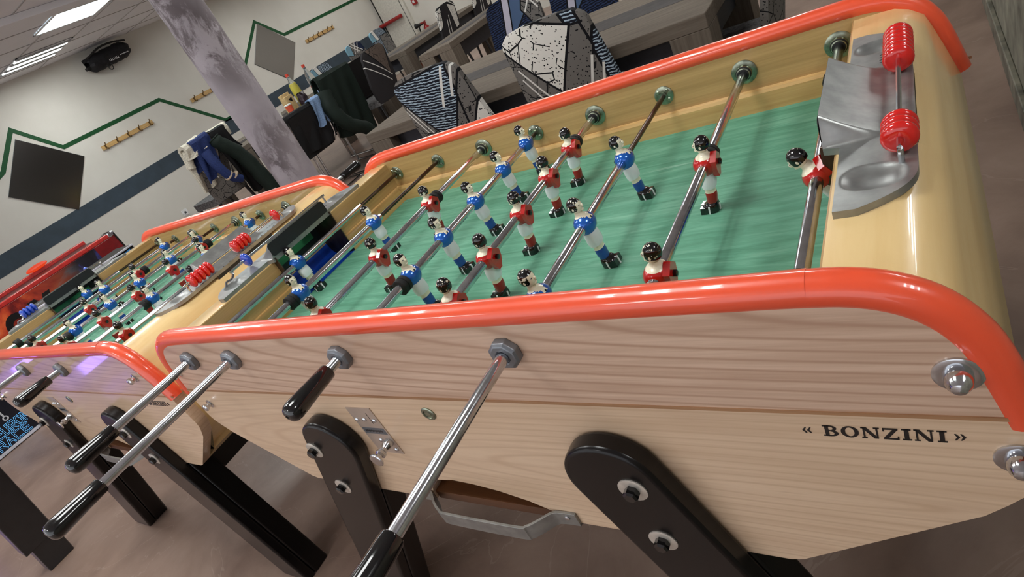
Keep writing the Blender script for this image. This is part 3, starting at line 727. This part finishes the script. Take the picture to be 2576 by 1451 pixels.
def fabric(name, base, items):
    if name in ('fab_blue', 'fab_cross'):
        items = [([(-x, z) for x, z in i[0]], i[1]) if len(i) == 2 else ((-i[0][0], i[0][1]), (-i[1][0], i[1][1]), i[2]) for i in items]
    t = NT(name); tc = t.n('ShaderNodeTexCoord'); P = tc.outputs['Object']
    def vor(scale, feat='F1'):
        o = t.n('ShaderNodeTexVoronoi', feature=feat); o.inputs['Scale'].default_value = scale; t.l(P, o.inputs['Vector']); return o.outputs['Distance']
    nz = t.noise(P, 90, 2); spk = t.math('LESS_THAN', vor(85), .25); spk2 = t.math('MULTIPLY', spk, t.math('GREATER_THAN', t.noise(P, 45, 1), .40))
    crk = t.math('MULTIPLY', t.math('LESS_THAN', vor(11, 'DISTANCE_TO_EDGE'), .022), t.math('GREATER_THAN', t.noise(P, 11, 1), .44))
    blk = t.math('MAXIMUM', spk2, crk)
    w = t.n('ShaderNodeTexWave', wave_type='BANDS', bands_direction='Z'); w.inputs['Scale'].default_value = 27; w.inputs['Distortion'].default_value = 5; w.inputs['Detail'].default_value = 3; w.inputs['Detail Scale'].default_value = 2.4
    mp = t.n('ShaderNodeMapping'); mp.inputs['Rotation'].default_value = (0, radians(-14), 0); mp.inputs['Scale'].default_value = (.55, 1, 1); t.l(P, mp.inputs['Vector']); t.l(mp.outputs[0], w.inputs['Vector'])
    S = {'white': t.mix(blk, (226,223,215), (22,22,24)), 'gray': t.mix(blk, (112,108,104), (24,24,26)), 'brown': t.mix(blk, (104,92,84), (34,30,30)),
         'wave': t.ramp(w.outputs['Fac'], [(.42, (22,24,34)), (.60, (36,52,78)), (.74, (168,186,200))]), 'dwave': t.ramp(w.outputs['Fac'], [(.40, (16,18,30)), (.8, (44,58,92))]),
         'blue': (78,100,132), 'sky': (120,160,178), 'black': (18,18,22), 'pale': (196,192,206), 'line': (220,218,212), 'dark': (46,44,46)}
    sep = t.n('ShaderNodeSeparateXYZ'); t.l(P, sep.inputs[0])
    def mask(poly, grow=0):
        A = sum(poly[i][0]*poly[(i+1) % len(poly)][1]-poly[(i+1) % len(poly)][0]*poly[i][1] for i in range(len(poly)))
        if A < 0: poly = poly[::-1]
        m = None
        for i in range(len(poly)):
            (x0, z0), (x1, z1) = poly[i], poly[(i+1) % len(poly)]; dx, dz = x1-x0, z1-z0; L = sqrt(dx*dx+dz*dz)
            nx, nz_ = -dz/L, dx/L
            d = t.n('ShaderNodeVectorMath', operation='DOT_PRODUCT'); t.l(P, d.inputs[0]); d.inputs[1].default_value = (nx, 0, nz_)
            g = t.math('GREATER_THAN', d.outputs['Value'], nx*x0+nz_*(z0+H)-grow)
            m = g if m is None else t.math('MULTIPLY', m, g)
        return m
    c = S[base]
    for it in items:
        if len(it) == 2: poly, st = it; c = t.mix(mask(poly, .009), c, S['black']); c = t.mix(mask(poly), c, S[st])
        else:
            (a, b_, wd) = it; dx, dz = b_[0]-a[0], b_[1]-a[1]; L = sqrt(dx*dx+dz*dz); nx, nz_ = -dz/L*wd/2, dx/L*wd/2
            c = t.mix(mask([(a[0]+nx, a[1]+nz_), (b_[0]+nx, b_[1]+nz_), (b_[0]-nx, b_[1]-nz_), (a[0]-nx, a[1]-nz_)]), c, S['line'])
    t.col(c); t.set(.8, 0, 0, .2); t.bump(nz, .1, .001); M[name] = t.m
fabric('fab_wave', 'gray', [([(-.21,.06),(.134,.09),(.122,-.041),(.001,-.217),(-.03,-.214)],'wave'), ([(.19,.09),(.206,-.069),(.104,-.215),(.006,-.22),(.127,-.04),(.15,.09)],'gray'), ([(.26,-.02),(.213,-.066),(.112,-.205),(.11,-.3),(.3,-.3)],'white'),
    ((.123,.08),(.035,-.075),.011), ((.165,.08),(.1,-.045),.011), ((-.19,-.03),(-.129,-.162),.007), ((-.165,-.03),(-.10,-.17),.007)])
fabric('fab_white', 'gray', [([(.145,.10),(.158,-.05),(.079,-.22),(.30,-.3),(.3,.1)],'wave'), ([(.11,.044),(.144,.038),(.156,-.05),(.079,-.22),(-.021,-.19)],'gray'), ([(.09,.12),(.13,.12),(.146,.045),(.11,.049)],'wave'), ([(-.22,.09),(-.114,.104),(-.001,.094),(.11,.044),(-.024,-.184),(-.143,-.007)],'white'),
    ((.143,-.08),(.080,-.23),.009), ((.168,-.12),(.128,-.23),.009), ((-.155,-.045),(-.057,-.209),.008), ((-.158,-.085),(-.09,-.215),.007)])
fabric('fab_blue', 'dwave', [([(-.05,.12),(.02,.12),(-.04,-.12),(-.10,-.13)],'pale'), ([(.0,.12),(.12,.12),(.06,-.02),(-.05,-.12)],'blue'), ([(.10,.12),(.3,.12),(.3,-.1),(.13,-.12),(.05,0)],'gray'), ((.07,.10),(.17,-.02),.010), ((.16,.10),(.07,-.02),.010), ((.11,.1),(.2,-.02),.008)])
fabric('fab_cross', 'gray', [([(-.25,.12),(-.02,.12),(-.08,-.06),(-.25,-.02)],'sky'), ([(.06,.12),(.25,.12),(.25,-.02),(.12,-.06)],'dwave'), ((-.08,.12),(.08,-.05),.012), ((-.02,.12),(.14,-.05),.012), ((.10,.12),(-.03,-.05),.012), ((.16,.12),(.03,-.05),.012)])
fabric('fab_shard', 'dark', [([(-.22,.05),(-.12,.08),(-.15,-.08),(-.2,-.12)],'white'), ([(.0,.08),(.16,.02),(.14,-.16),(.06,-.17)],'white'), ((-.02,.12),(.2,.02),.010), ((.03,.13),(.24,.03),.010), ((-.07,-.05),(-.11,-.28),.010), ((-.03,-.02),(-.06,-.26),.010)])
fabric('fab_brown', 'dark', [([(-.12,.09),(.18,.1),(.12,-.2)],'brown'), ((-.2,-.02),(.1,-.26),.008), ((-.17,.03),(.14,-.22),.008)])
fabric('fab_sky', 'wave', [([(.02,.12),(.10,.12),(.06,-.05),(.0,-.05)],'line'), ([(.10,.12),(.25,.12),(.25,-.05),(.07,-.05)],'sky'), ([(-.25,-.02),(-.05,-.02),(.02,-.3),(-.25,-.3)],'gray')])
def chair_parts():
    R = {}
    def back(fab):
        def prof(s):  # height fraction -> half width
            z = s
            return .176+.032*min(1, max(0, (.86-z)/.35)) - .075*max(0, (.62-z)/.30)
        nz, nu = 22, 16; z0, z1 = .44, .917; b = MB(); th = .028
        def pt(u, v, off):
            z = z0+(z1-z0)*v; hw = prof(z)
            if v > .90: hw *= sqrt(max(0, 1-((v-.90)/.10)**2*.42))
            x = -hw+2*hw*u; zz = z+.012*(1-(2*u-1)**2)*(v**3); y = -.19*(z-.63)+.030*(1-(2*u-1)**2)*-1
            return (x, y+off, zz)
        b.grid(nu, nz, lambda u, v: pt(u, v, 0)); b.grid(nu, nz, lambda u, v: pt(1-u, v, th))
        rim = [(i/nu, 0) for i in range(nu)]+[(1, j/nz) for j in range(nz)]+[(1-i/nu, 1) for i in range(nu)]+[(0, 1-j/nz) for j in range(nz)]
        n = len(rim); k = len(b.v); b.v += [tuple(pt(u, v, 0)) for u, v in rim]+[tuple(pt(u, v, th)) for u, v in rim]
        for i in range(n): b.f.append([k+i, k+(i+1) % n, k+n+(i+1) % n, k+n+i]); b.fm.append(0)
        return b.mesh('backrest', [fab], 50)
    for f in ('fab_wave','fab_white','fab_blue','fab_cross','fab_shard','fab_brown','fab_sky'): R[f] = back(f)
    s = MB().prism(rrect(-.20, 0, .20, .42, .07), 'z', .43, .49); R['seat'] = s.mesh('seat', ['fab_gray'], 40)
    return R
plain('fab_gray', (92,90,90), .8, 0, 0, .2, .2, 60); plain('fab_dark', (30,30,34), .8, 0, 0, .2, .15, 30)
CP = chair_parts()
def chair(x, y, rot, fab, label):
    o = empty('upholstered_chair', (x, y, 0), label, 'chair', 'patterned upholstered chairs', (0, 0, radians(rot)))
    link('backrest', CP[fab], o, (0, 0, 0)); link('seat', CP['seat'], o, (0, .03, 0))
    for sx in (-1, 1):
        for yy, dy in ((.06, -.05), (.41, .03)):
            MB().tube([(sx*.16, yy, .44), (sx*.185, yy+dy, 0)], .014, 10, rs=[.016, .010]).build('leg', 'black_satin', o)
    return o
chair(-1.02, 1.27, 0, 'fab_wave', 'chair with dark blue wave-lined backrest at the left of the table behind the far rail')
chair(-.44, 1.27, 0, 'fab_white', 'chair with white speckled backrest panel, middle of the table behind the far rail')
chair(.21, 1.80, 90, 'fab_white', 'chair at the right end of the table behind the rail, speckled white back')
chair(-1.27, 2.50, 180, 'fab_blue', 'chair with navy waves and blue wedge on the far side of the nearest table')
chair(-.84, 2.50, 180, 'fab_blue', 'chair with blue wedge and crossing white lines, middle of the nearest table far side')
chair(-.34, 2.50, 180, 'fab_cross', 'chair with white crossing stripes at the top edge, right end of the far side')
chair(-3.40, 4.87, 90, 'fab_shard', 'dark grey chair with white shards and double white stripes, by the fire extinguisher')
chair(-3.40, 5.62, 90, 'fab_shard', 'dark chair with white shards cut by the top edge, behind the other shard chair')
chair(-3.62, 3.80, 90, 'fab_brown', 'dark chair with a brown speckled triangle, right of the green coat')
chair(-6.2, 6.35, -90, 'fab_cross', 'chair with teal panels and white crossing lines against the dark wall band')
chair(-6.2, 6.95, -90, 'fab_sky', 'chair with pale blue panel nearest the corner of the room')
chair(-5.55, 4.95, -90, 'fab_sky', 'chair with pale panel standing behind the green coat')

# ------------------------------------------------------------------ clothes over the chairs
def coatmat(name, c, rough=.75):
    t = NT(name); n = t.noise(t.coord(), 120, 3); d = tuple(x*.8 for x in c); t.col(t.ramp(n, [(.35, d), (.65, c)])); t.set(rough, 0, 0, .25); t.bump(n, .15, .002); M[name] = t.m
coatmat('cloth_green', (26,38,32)); coatmat('cloth_black', (22,22,24)); coatmat('cloth_navy', (38,54,104)); coatmat('cloth_cream', (216,210,192)); coatmat('cloth_blue', (130,158,196)); coatmat('cloth_stripe', (206,186,160))
def drape(b, w0, w1, ztop, back, front, y0, folds=4, amp=.014, mi=0, skew=0, th=.012, seed=0, hem=0):
    """cloth over the top of a backrest; local rear side is -y"""
    L = back+front+.07; nu, nv = 26, 34
    def pt(u, v, off):
        s = v*L; k = u-.5
        if s < back: z = ztop-back+s; y = -.030-off; f = (back-s)/back
        elif s < back+.07:
            a = (s-back)/.07*pi; z = ztop+.018*sin(a); y = -.030*cos(a)-off*cos(a); z += off*sin(a); f = .12
        else: z = ztop-(s-back-.07); y = .030+off; f = (s-back-.07)/max(front, .01)
        w = w0+(w1-w0)*f
        wob = amp*sin(folds*2*pi*u+seed+1.3*f*3)*(.25+f)+amp*.5*sin(folds*5.1*u+2*seed+4*f)*(f)
        x = k*w+skew*f; z -= (hem*k+.012*sin(9*u+seed))*f
        return (x, y+y0+wob*(1 if s > back+.035 else -1)-.19*(z-.63)*.9, z)
    b.grid(nu, nv, lambda u, v: pt(u, v, 0), mi); b.grid(nu, nv, lambda u, v: pt(1-u, v, th), mi)
    rim = [(i/nu, 0) for i in range(nu)]+[(1, j/nv) for j in range(nv)]+[(1-i/nu, 1) for i in range(nu)]+[(0, 1-j/nv) for j in range(nv)]
    n = len(rim); k = len(b.v); b.v += [tuple(pt(u, v, 0)) for u, v in rim]+[tuple(pt(u, v, th)) for u, v in rim]
    for i in range(n): b.f.append([k+i, k+(i+1) % n, k+n+(i+1) % n, k+n+i]); b.fm.append(mi)
def sleeve(path, r0, r1, flat=.6):
    b = MB(); P = catmull(path, 5); n = len(P)
    b.tube(P, r0, 12, rs=[(r0+(r1-r0)*k/(n-1))*(1+.07*sin(2.3*k)) for k in range(n)]); return b
# cantilever chairs with chrome runners on the bottle table side
plain('seat_black', (24,24,26), .6, 0, 0, .3)
def tube_chair(x, y, rot, label, fab='seat_black'):
    o = empty('cantilever_chair', (x, y, 0), label, 'chair', 'black cantilever chairs with chrome tubes', (0, 0, radians(rot)))
    b = MB().grid(10, 12, lambda u, v: (-.20+.40*u, -.10*v-.02*(1-(2*u-1)**2), .50+.37*v)); b.grid(10, 12, lambda u, v: (.20-.40*u, -.10*v-.02*(1-(2*u-1)**2)+.03, .50+.37*v))
    b.box((-.20, -.02, .49), (.20, .03, .505)); b.build('backrest', fab, o)
    MB().prism(rrect(-.21, -.01, .21, .43, .05), 'z', .44, .485).build('seat', fab, o)
    for sx in (-1, 1):
        MB().tube(catmull([(sx*.215, -.08, .84), (sx*.22, 0, .46), (sx*.22, .40, .43), (sx*.22, .43, .38), (sx*.22, .44, .05), (sx*.22, .40, .014), (sx*.22, -.02, .012), (sx*.18, -.05, .012), (0, -.055, .012)], 4), .0115, 8).build('frame_tube', 'chrome', o)
    return o
tube_chair(-3.86, 3.36, 90, 'black cantilever chair under the dark green coat, chrome runner on the floor')
tube_chair(-3.86, 2.86, 90, 'black cantilever chair under the black coat, just right of the column').scale = (1, 1, .88)
def garment(name, x, y, rot, label, cat, group=None): return empty(name, (x, y, 0), label, cat, group, (0, 0, radians(rot)))
g = garment('coat', -3.86, 3.36, 90, 'long dark green coat hanging over a chair back, right of the column', 'coat', 'coats over chairs')
b = MB(); drape(b, .46, .50, .905, .60, .30, -.045, 3, .020, hem=.16, skew=.02); b.build('body', 'cloth_green', g)
sleeve([(-.20, -.10, .80), (-.24, -.13, .62), (-.16, -.15, .45), (.02, -.14, .32), (.10, -.13, .10)], .075, .055).build('sleeve', 'cloth_green', g)
g = garment('coat', -3.86, 2.86, 90, 'black coat draped over the chair next to the column, below the orange cup', 'coat', 'coats over chairs')
b = MB(); drape(b, .46, .50, .775, .36, .25, -.03, 3, .012, seed=2); b.build('body', 'cloth_black', g)
b = MB(); drape(b, .13, .17, .79, .22, .1, -.05, 2, .012, seed=6); b.v = [(x+.17, y, z) for x, y, z in b.v]; b.build('blue_shirt', 'cloth_blue', g)
tube_chair(-4.18, 4.02, 90, 'black cantilever chair right of the green coat, partly behind the grey table')
chair(-4.45, 2.26, 90, 'fab_white', 'patterned chair loaded with jackets on the left of the column')
g = garment('jacket', -4.45, 2.26, 90, 'cream fleece jacket over the top of the chair left of the column', 'jacket', 'jackets on one chair')
b = MB(); drape(b, .46, .48, .945, .07, .36, -.045, 4, .012, seed=1, th=.03); b.build('body', 'cloth_cream', g)
sleeve([(-.02, -.06, .965), (-.12, -.07, .955), (-.20, -.07, .90), (-.235, -.06, .80)], .042, .036).build('sleeve', 'cloth_cream', g)
g = garment('jacket', -4.45, 2.26, 90, 'navy blue jacket with striped cuffs on the chair left of the column', 'jacket', 'jackets on one chair')
b = MB(); drape(b, .19, .18, .965, .30, .2, -.075, 2, .012, seed=4, skew=-.05, hem=-.10); b.v = [(x-.07, y, z) for x, y, z in b.v]; b.build('body', 'cloth_navy', g)
sl = sleeve([(-.10, -.16, .86), (-.10, -.19, .72), (-.06, -.19, .60), (.02, -.18, .53)], .045, .035).build('sleeve', 'cloth_navy', g)
b = MB()
for t in (0, .022): b.tube([(-.072+t*2, -.192, .615-t), (-.066+t*2, -.192, .605-t)], .046, 12)
b.build('cuff_stripe', 'cloth_stripe', sl)
g = garment('jacket', -4.45, 2.26, 90, 'long black jacket sleeve hanging at the right of the navy jacket, by the column', 'jacket', 'jackets on one chair')
b = MB(); drape(b, .16, .20, .955, .60, .2, -.09, 2, .014, seed=5, skew=.10); b.v = [(x+.10, y, z) for x, y, z in b.v]; b.build('body', 'cloth_black', g)
sleeve([(.04, -.16, .92), (.06, -.17, .86), (.16, -.17, .70), (.22, -.17, .42), (.26, -.16, .22)], .055, .075).build('sleeve', 'cloth_green', g)
# ------------------------------------------------------------------ things on the bottle table
ZT = H-.11
def glassy(name, c, r=.08):
    t = NT(name); t.col(c); t.set(r, 0, 0, .5, .93); t.b.inputs['IOR'].default_value = 1.2; M[name] = t.m
glassy('pet_clear', (226,232,232)); plain('drink_yellow', (236,216,10), .3, 0, 0, .5, .02); plain('drink_red', (196,70,66), .3); plain('cap_red', (214,66,44), .4); plain('kraft', (196,168,120), .8, 0, 0, .2); plain('cup_orange', (226,92,60), .5); plain('paper_white', (226,226,220), .6); plain('label_white', (220,210,205), .5)
def bottle(x, y, liq, level, label):
    o = empty('soda_bottle', (x, y, ZT), label, 'bottle'); o.scale = (1.15, 1.15, 1.22)
    pr = [(.0,.030),(.008,.040),(.10,.041),(.15,.040),(.19,.032),(.225,.016),(.245,.013),(.252,.013)]
    MB().lathe(pr, (0,0,0), (0,0,1), 20).build('bottle_body', 'pet_clear', o)
    MB().lathe([(t, r-.002) for t, r in pr if t <= level], (0,0,0), (0,0,1), 20).build('drink', liq, o)
    MB().lathe([(.250,.015),(.272,.015),(.274,.012)], (0,0,0), (0,0,1), 16).build('cap', 'cap_red', o)
    return o
bottle(-4.62, 3.63, 'drink_yellow', .19, 'bottle of yellow soda with red cap on the table behind the green coat')
bottle(-4.66, 3.92, 'drink_red', .10, 'clear bottle with red cap and a little red drink behind the green coat')
def bag():
    o = empty('paper_bag', (-4.64, 3.48, ZT), 'brown kraft paper bag standing on the table beside the yellow bottle', 'bag')
    b = MB().box((-.04, -.055, 0), (.04, .055, .16)); b.build('bag_body', 'kraft', o, .004)
    MB().box((-.036, -.057, .155), (.010, .057, .19)).build('folded_top', 'kraft', o, .004)
    MB().lathe([(0,.03),(.002,.03)], (.0405,.01,.115), (1,0,0), 3).build('mark', 'black_satin', o)
bag()
def cup():
    o = empty('paper_cup', (-4.53, 3.36, ZT), 'orange paper cup with white rim at the near edge of the bottle table', 'cup')
    MB().lathe([(0,.028),(.09,.038),(.09,.035)], (0,0,0), (0,0,1), 20).build('cup_body', 'cup_orange', o)
    MB().lathe([(.086,.040),(.096,.041),(.098,.034)], (0,0,0), (0,0,1), 20).build('rim', 'paper_white', o)
cup()
def pouch():
    o = empty('snack_bag', (-4.53, 3.575, ZT), 'crumpled dark snack bag on the bottle table beside the paper bag', 'bag')
    b = MB(); b.grid(14, 10, lambda u, v: (.045*cos(2*pi*u)*(1-.75*v**3)+.004*sin(20*u+9*v), .06*sin(2*pi*u)*(1-.2*v), .13*v+.006*sin(14*u)))
    b.build('pouch', plain('foil_dark', (44,30,38), .3, .4, 0, .5, .4, 70), o)
    b = MB().lathe([(0,.058),(.002,.058)], (0,0,.0), (0,0,1), 12); b.build('base', 'foil_dark', o)
pouch()
def napkin(x, y, label, c, s=(.05, .07, .02), rz=0):
    tag(MB().box((-s[0], -s[1], 0), s).build('food_box', c, None, .003, loc=(x, y, ZT), rot=(0, 0, rz)), label, 'box')
napkin(-4.58, 3.14, 'white food carton at the left end of the bottle table next to the column', 'paper_white', (.06, .09, .07), .2)
napkin(-4.53, 3.72, 'small pale food tray beside the snack bag on the bottle table', 'kraft', (.04, .06, .035))
def stool():
    o = empty('slatted_stool', (-4.09, 5.08, 0), 'wooden slatted stool with orange seat under the back table near the push bar', 'stool')
    MB().lathe([(0,.10),(.0,.19),(.02,.20),(.045,.19),(.05,.12)], (0,0,.43), (0,0,1), 24).build('seat', 'cup_orange', o)
    for sx in (-1, 1):
        for sy in (-1, 1): MB().box((sx*.13-.02, sy*.13-.02, 0), (sx*.13+.02, sy*.13+.02, .43)).build('leg', 'rack_wood', o, .002)
    for k in range(4): MB().box((.135, -.09+.06*k-.012, .08), (.147, -.09+.06*k+.012, .43)).build('slat', 'rack_wood', o)
    for k in range(4): MB().box((-.09+.06*k-.012, -.147, .08), (-.09+.06*k+.012, -.135, .43)).build('slat', 'rack_wood', o)
stool()
# ------------------------------------------------------------------ game machines on the left
def artmat():
    t = NT('machine_art'); v = t.coord((1,1,1), (0,.35,.1)); a = t.noise(v, 2.3, 5, .6, 1.2)
    c = t.ramp(a, [(.30, (24,20,26)), (.40, (120,30,28)), (.48, (196,66,40)), (.56, (226,104,56)), (.64, (190,180,178)), (.72, (120,110,130))])
    g = t.n('ShaderNodeSeparateXYZ'); t.l(t.coord(), g.inputs[0]); m = t.n('ShaderNodeMapRange'); t.l(g.outputs[1], m.inputs[0]); m.inputs[1].default_value = -.25; m.inputs[2].default_value = .25
    b = t.noise(v, 3.1, 5, .6, 1.5); d = t.ramp(b, [(.42, (20,20,24)), (.56, (34,32,44)), (.62, (56,58,120)), (.68, (30,28,34)), (.78, (120,60,44))])
    t.col(t.mix(m.outputs[0], c, d)); t.set(.35, 0, .2); M['machine_art'] = t.m
artmat(); plain('machine_red', (122,22,26), .3, 0, .4); plain('machine_rim', (196,54,50), .25, 0, .5); emit('lamp_orange', (255,74,30), .5)
def red_machine():
    x0, y0, y1, zt = -4.52, .06, 1.245, H-.105
    o = empty('arcade_machine', (x0-.32, (y0+y1)/2, 0), 'red game machine with dark illustrated front, behind the second foosball table', 'arcade machine'); c = (y0+y1)/2; hy = (y1-y0)/2
    MB().box((-.32, -hy, .04), (.32, hy, zt-.032)).build('cabinet', 'machine_red', o, .004)
    MB().box((.32, -hy+.03, .10), (.324, hy-.19, zt-.034)).build('front_picture', 'machine_art', o)
    MB().box((.319, hy-.012, .04), (.326, hy, zt-.02)).build('corner_strip', 'black_satin', o)
    for xx, nm in ((.27, 'front_rim'), (-.32, 'rear_rim')): MB().box((xx, -hy, zt-.032), (xx+.05, hy, zt)).build(nm, 'machine_rim', o, .006)
    MB().box((.05, -hy+.02, zt-.033), (.27, hy-.02, zt-.022)).build('white_tray', 'paper_white', o)
    MB().box((-.27, -hy+.02, zt-.033), (.05, hy-.02, zt-.028)).build('dark_tray', 'black_satin', o)
    MB().box((.20, hy-.05, zt-.034), (.326, hy+.003, zt+.004)).build('end_cap', 'chrome', o, .008)
    MB().ball((-.27, .20, zt+.02), (.045, .085, .022)).build('lamp', 'lamp_orange', o)
    b = MB()
    zz = .36
    for k in range(20):
        a, e = 2*pi*k/20, 2*pi*(k+1)/20; yy = -.43
        b.prism([(yy+.085*cos(a), zz+.10*sin(a)), (yy+.085*cos(e), zz+.10*sin(e)), (yy+.045*cos(e), zz+.055*sin(e)), (yy+.045*cos(a), zz+.055*sin(a))], 'x', .324, .327)
    b.prism([(-.32,.46),(-.265,.46),(-.15,.26),(-.205,.26)], 'x', .324, .327); b.prism([(-.15,.46),(-.205,.46),(-.32,.26),(-.265,.26)], 'x', .324, .327)
    b.v = [(x, y+.14, z+.17) for x, y, z in b.v]
    tag(b.build('lettering', 'black_satin', o), 'large black letters O and X')
red_machine()
# dark blue game with glowing outline lettering near the floor
emit('neon_violet', (150,120,255), 9.0); plain('neon_panel', (10,18,34), .3, 0, .3); emit('neon_line', (96,170,226), 1.0); emit('neon_glow', (22,52,96), .35); plain('panel_white', (210,212,220), .35)
GL = {'N': [[(0,0),(0,1)],[(0,1),(1,0)],[(1,0),(1,1)]], 'E': [[(1,1),(0,1),(0,0),(1,0)],[(0,.5),(.9,.5)]], 'U': [[(0,1),(0,0),(1,0),(1,1)]], 'R': [[(0,0),(0,1),(1,1),(1,.5),(.1,.5)],[(.4,.5),(1,0)]],
      'O': [[(.2,0),(.8,0),(1,.3),(1,.7),(.8,1),(.2,1),(0,.7),(0,.3),(.2,0)]], 'A': [[(0,0),(.5,1),(1,0)],[(.25,.35),(.75,.35)]], 'C': [[(1,1),(0,1),(0,0),(1,0)]]}
def stroke_word(b, word, y0, z0, w, h, gap, r, mi, x):
    for i, ch in enumerate(word):
        for pl in GL[ch]:
            for (a, c), (d, e) in zip(pl, pl[1:]):
                A = Vector((0, y0+i*(w+gap)+a*w, z0+c*h)); B_ = Vector((0, y0+i*(w+gap)+d*w, z0+e*h)); t = (B_-A).normalized(); n = Vector((0, -t.z, t.y)); A -= t*r; B_ += t*r
                b.prism([((A+n*r).y, (A+n*r).z), ((B_+n*r).y, (B_+n*r).z), ((B_-n*r).y, (B_-n*r).z), ((A-n*r).y, (A-n*r).z)], 'x', x, x+.001, mi)
def neon_machine():
    x0 = -4.2; y1 = -.052
    o = empty('racing_game', (x0, y1, 0), 'dark blue racing game with glowing NEURON RACE lettering, at the left edge', 'arcade machine')
    MB().box((-.6, -1.5, .02), (0, 0, .62)).build('cabinet', 'neon_panel', o, .004)
    MB().box((-.6, -1.5, 0), (-.01, 0, .02)).build('plinth', 'black_satin', o)
    MB().box((0, -1.5, .006), (.008, 0, .024)).build('white_trim', 'panel_white', o)
    MB().box((0, -.93, .34), (.008, -.77, .40)).build('violet_light', 'neon_violet', o); MB().box((0, -1.25, .08), (.008, -1.03, .16)).build('violet_light', 'neon_violet', o)
    b = MB()
    for word, z, yl, w, h, p in (('NEURON', .098, -.011, .028, .054, .0425), ('RACE', .036, -.059, .036, .046, .053)):
        y = yl-(len(word)-1)*p-w/2
        stroke_word(b, word, y, z, w, h, p-w, .0050, 0, .001); stroke_word(b, word, y, z, w, h, p-w, .0031, 1, .0025)
    Q = (-.091, .182)
    for k in range(24):
        a, e = 2*pi*k/24, 2*pi*(k+1)/24
        b.prism([(Q[0]+r*cos(t), Q[1]+r*sin(t)) for r, t in ((.0165, a), (.0165, e), (.009, e), (.009, a))], 'x', .001, .002, 2)
    b.prism([(Q[0]-.005, .198), (Q[0]+.005, .198), (Q[0]+.005, .26), (Q[0]-.005, .26)], 'x', .001, .002, 2)
    tag(b.build('lettering', ['neon_line', 'neon_panel', 'panel_white'], o), 'light blue outlined NEURON RACE lettering')
neon_machine()
def blue_machine():
    o = empty('game_console', (-3.0, .45, 0), 'low black and blue game console between the second foosball table and the red machine', 'arcade machine')
    zt = H-.075
    MB().box((-.22, -.33, 0), (0, .24, zt-.02)).build('cabinet', 'black_satin', o, .004)
    MB().box((-.22, -.33, zt-.02), (-.006, .24, zt-.002)).build('lid', 'black_satin', o, .003)
    MB().box((-.006, -.33, zt-.010), (.004, .24, zt)).build('top_trim', 'panel_white', o, .002)
    b = MB()
    for y, z, w in ((-.20, -.10, .12), (-.07, -.085, .11), (.06, -.075, .09), (.17, -.06, .10)): b.prism([(y-w/2, zt+z), (y+w/2, zt+z+.02), (y+w/2-.01, zt+z+.045), (y-w/2+.01, zt+z+.03)], 'x', .001, .004)
    b.build('blue_flash', plain('flash_blue', (60,140,206), .35), o)
    b = MB()
    for k in range(2): b.prism([(-.20+.035*k, zt-.055), (-.175+.035*k, zt-.055), (-.175+.035*k, zt-.02), (-.20+.035*k, zt-.02)], 'x', .001, .004)
    b.build('numerals', 'panel_white', o)
blue_machine()
def post():
    o = empty('machine_leg', (-2.385, -.62, 0), 'thick black square machine leg with a wider sleeve, at the lower left corner', 'leg')
    sh = Matrix(((1,0,.06,0),(0,1,.13,0),(0,0,1,0),(0,0,0,1)))
    MB().box((-.045, -.052, 0), (.045, .052, .60), 0, sh).build('shaft', 'black_satin', o, .004)
    MB().box((-.050, -.075, .115), (.050, .050, .62), 0, sh).build('sleeve', 'black_satin', o, .004)
post()
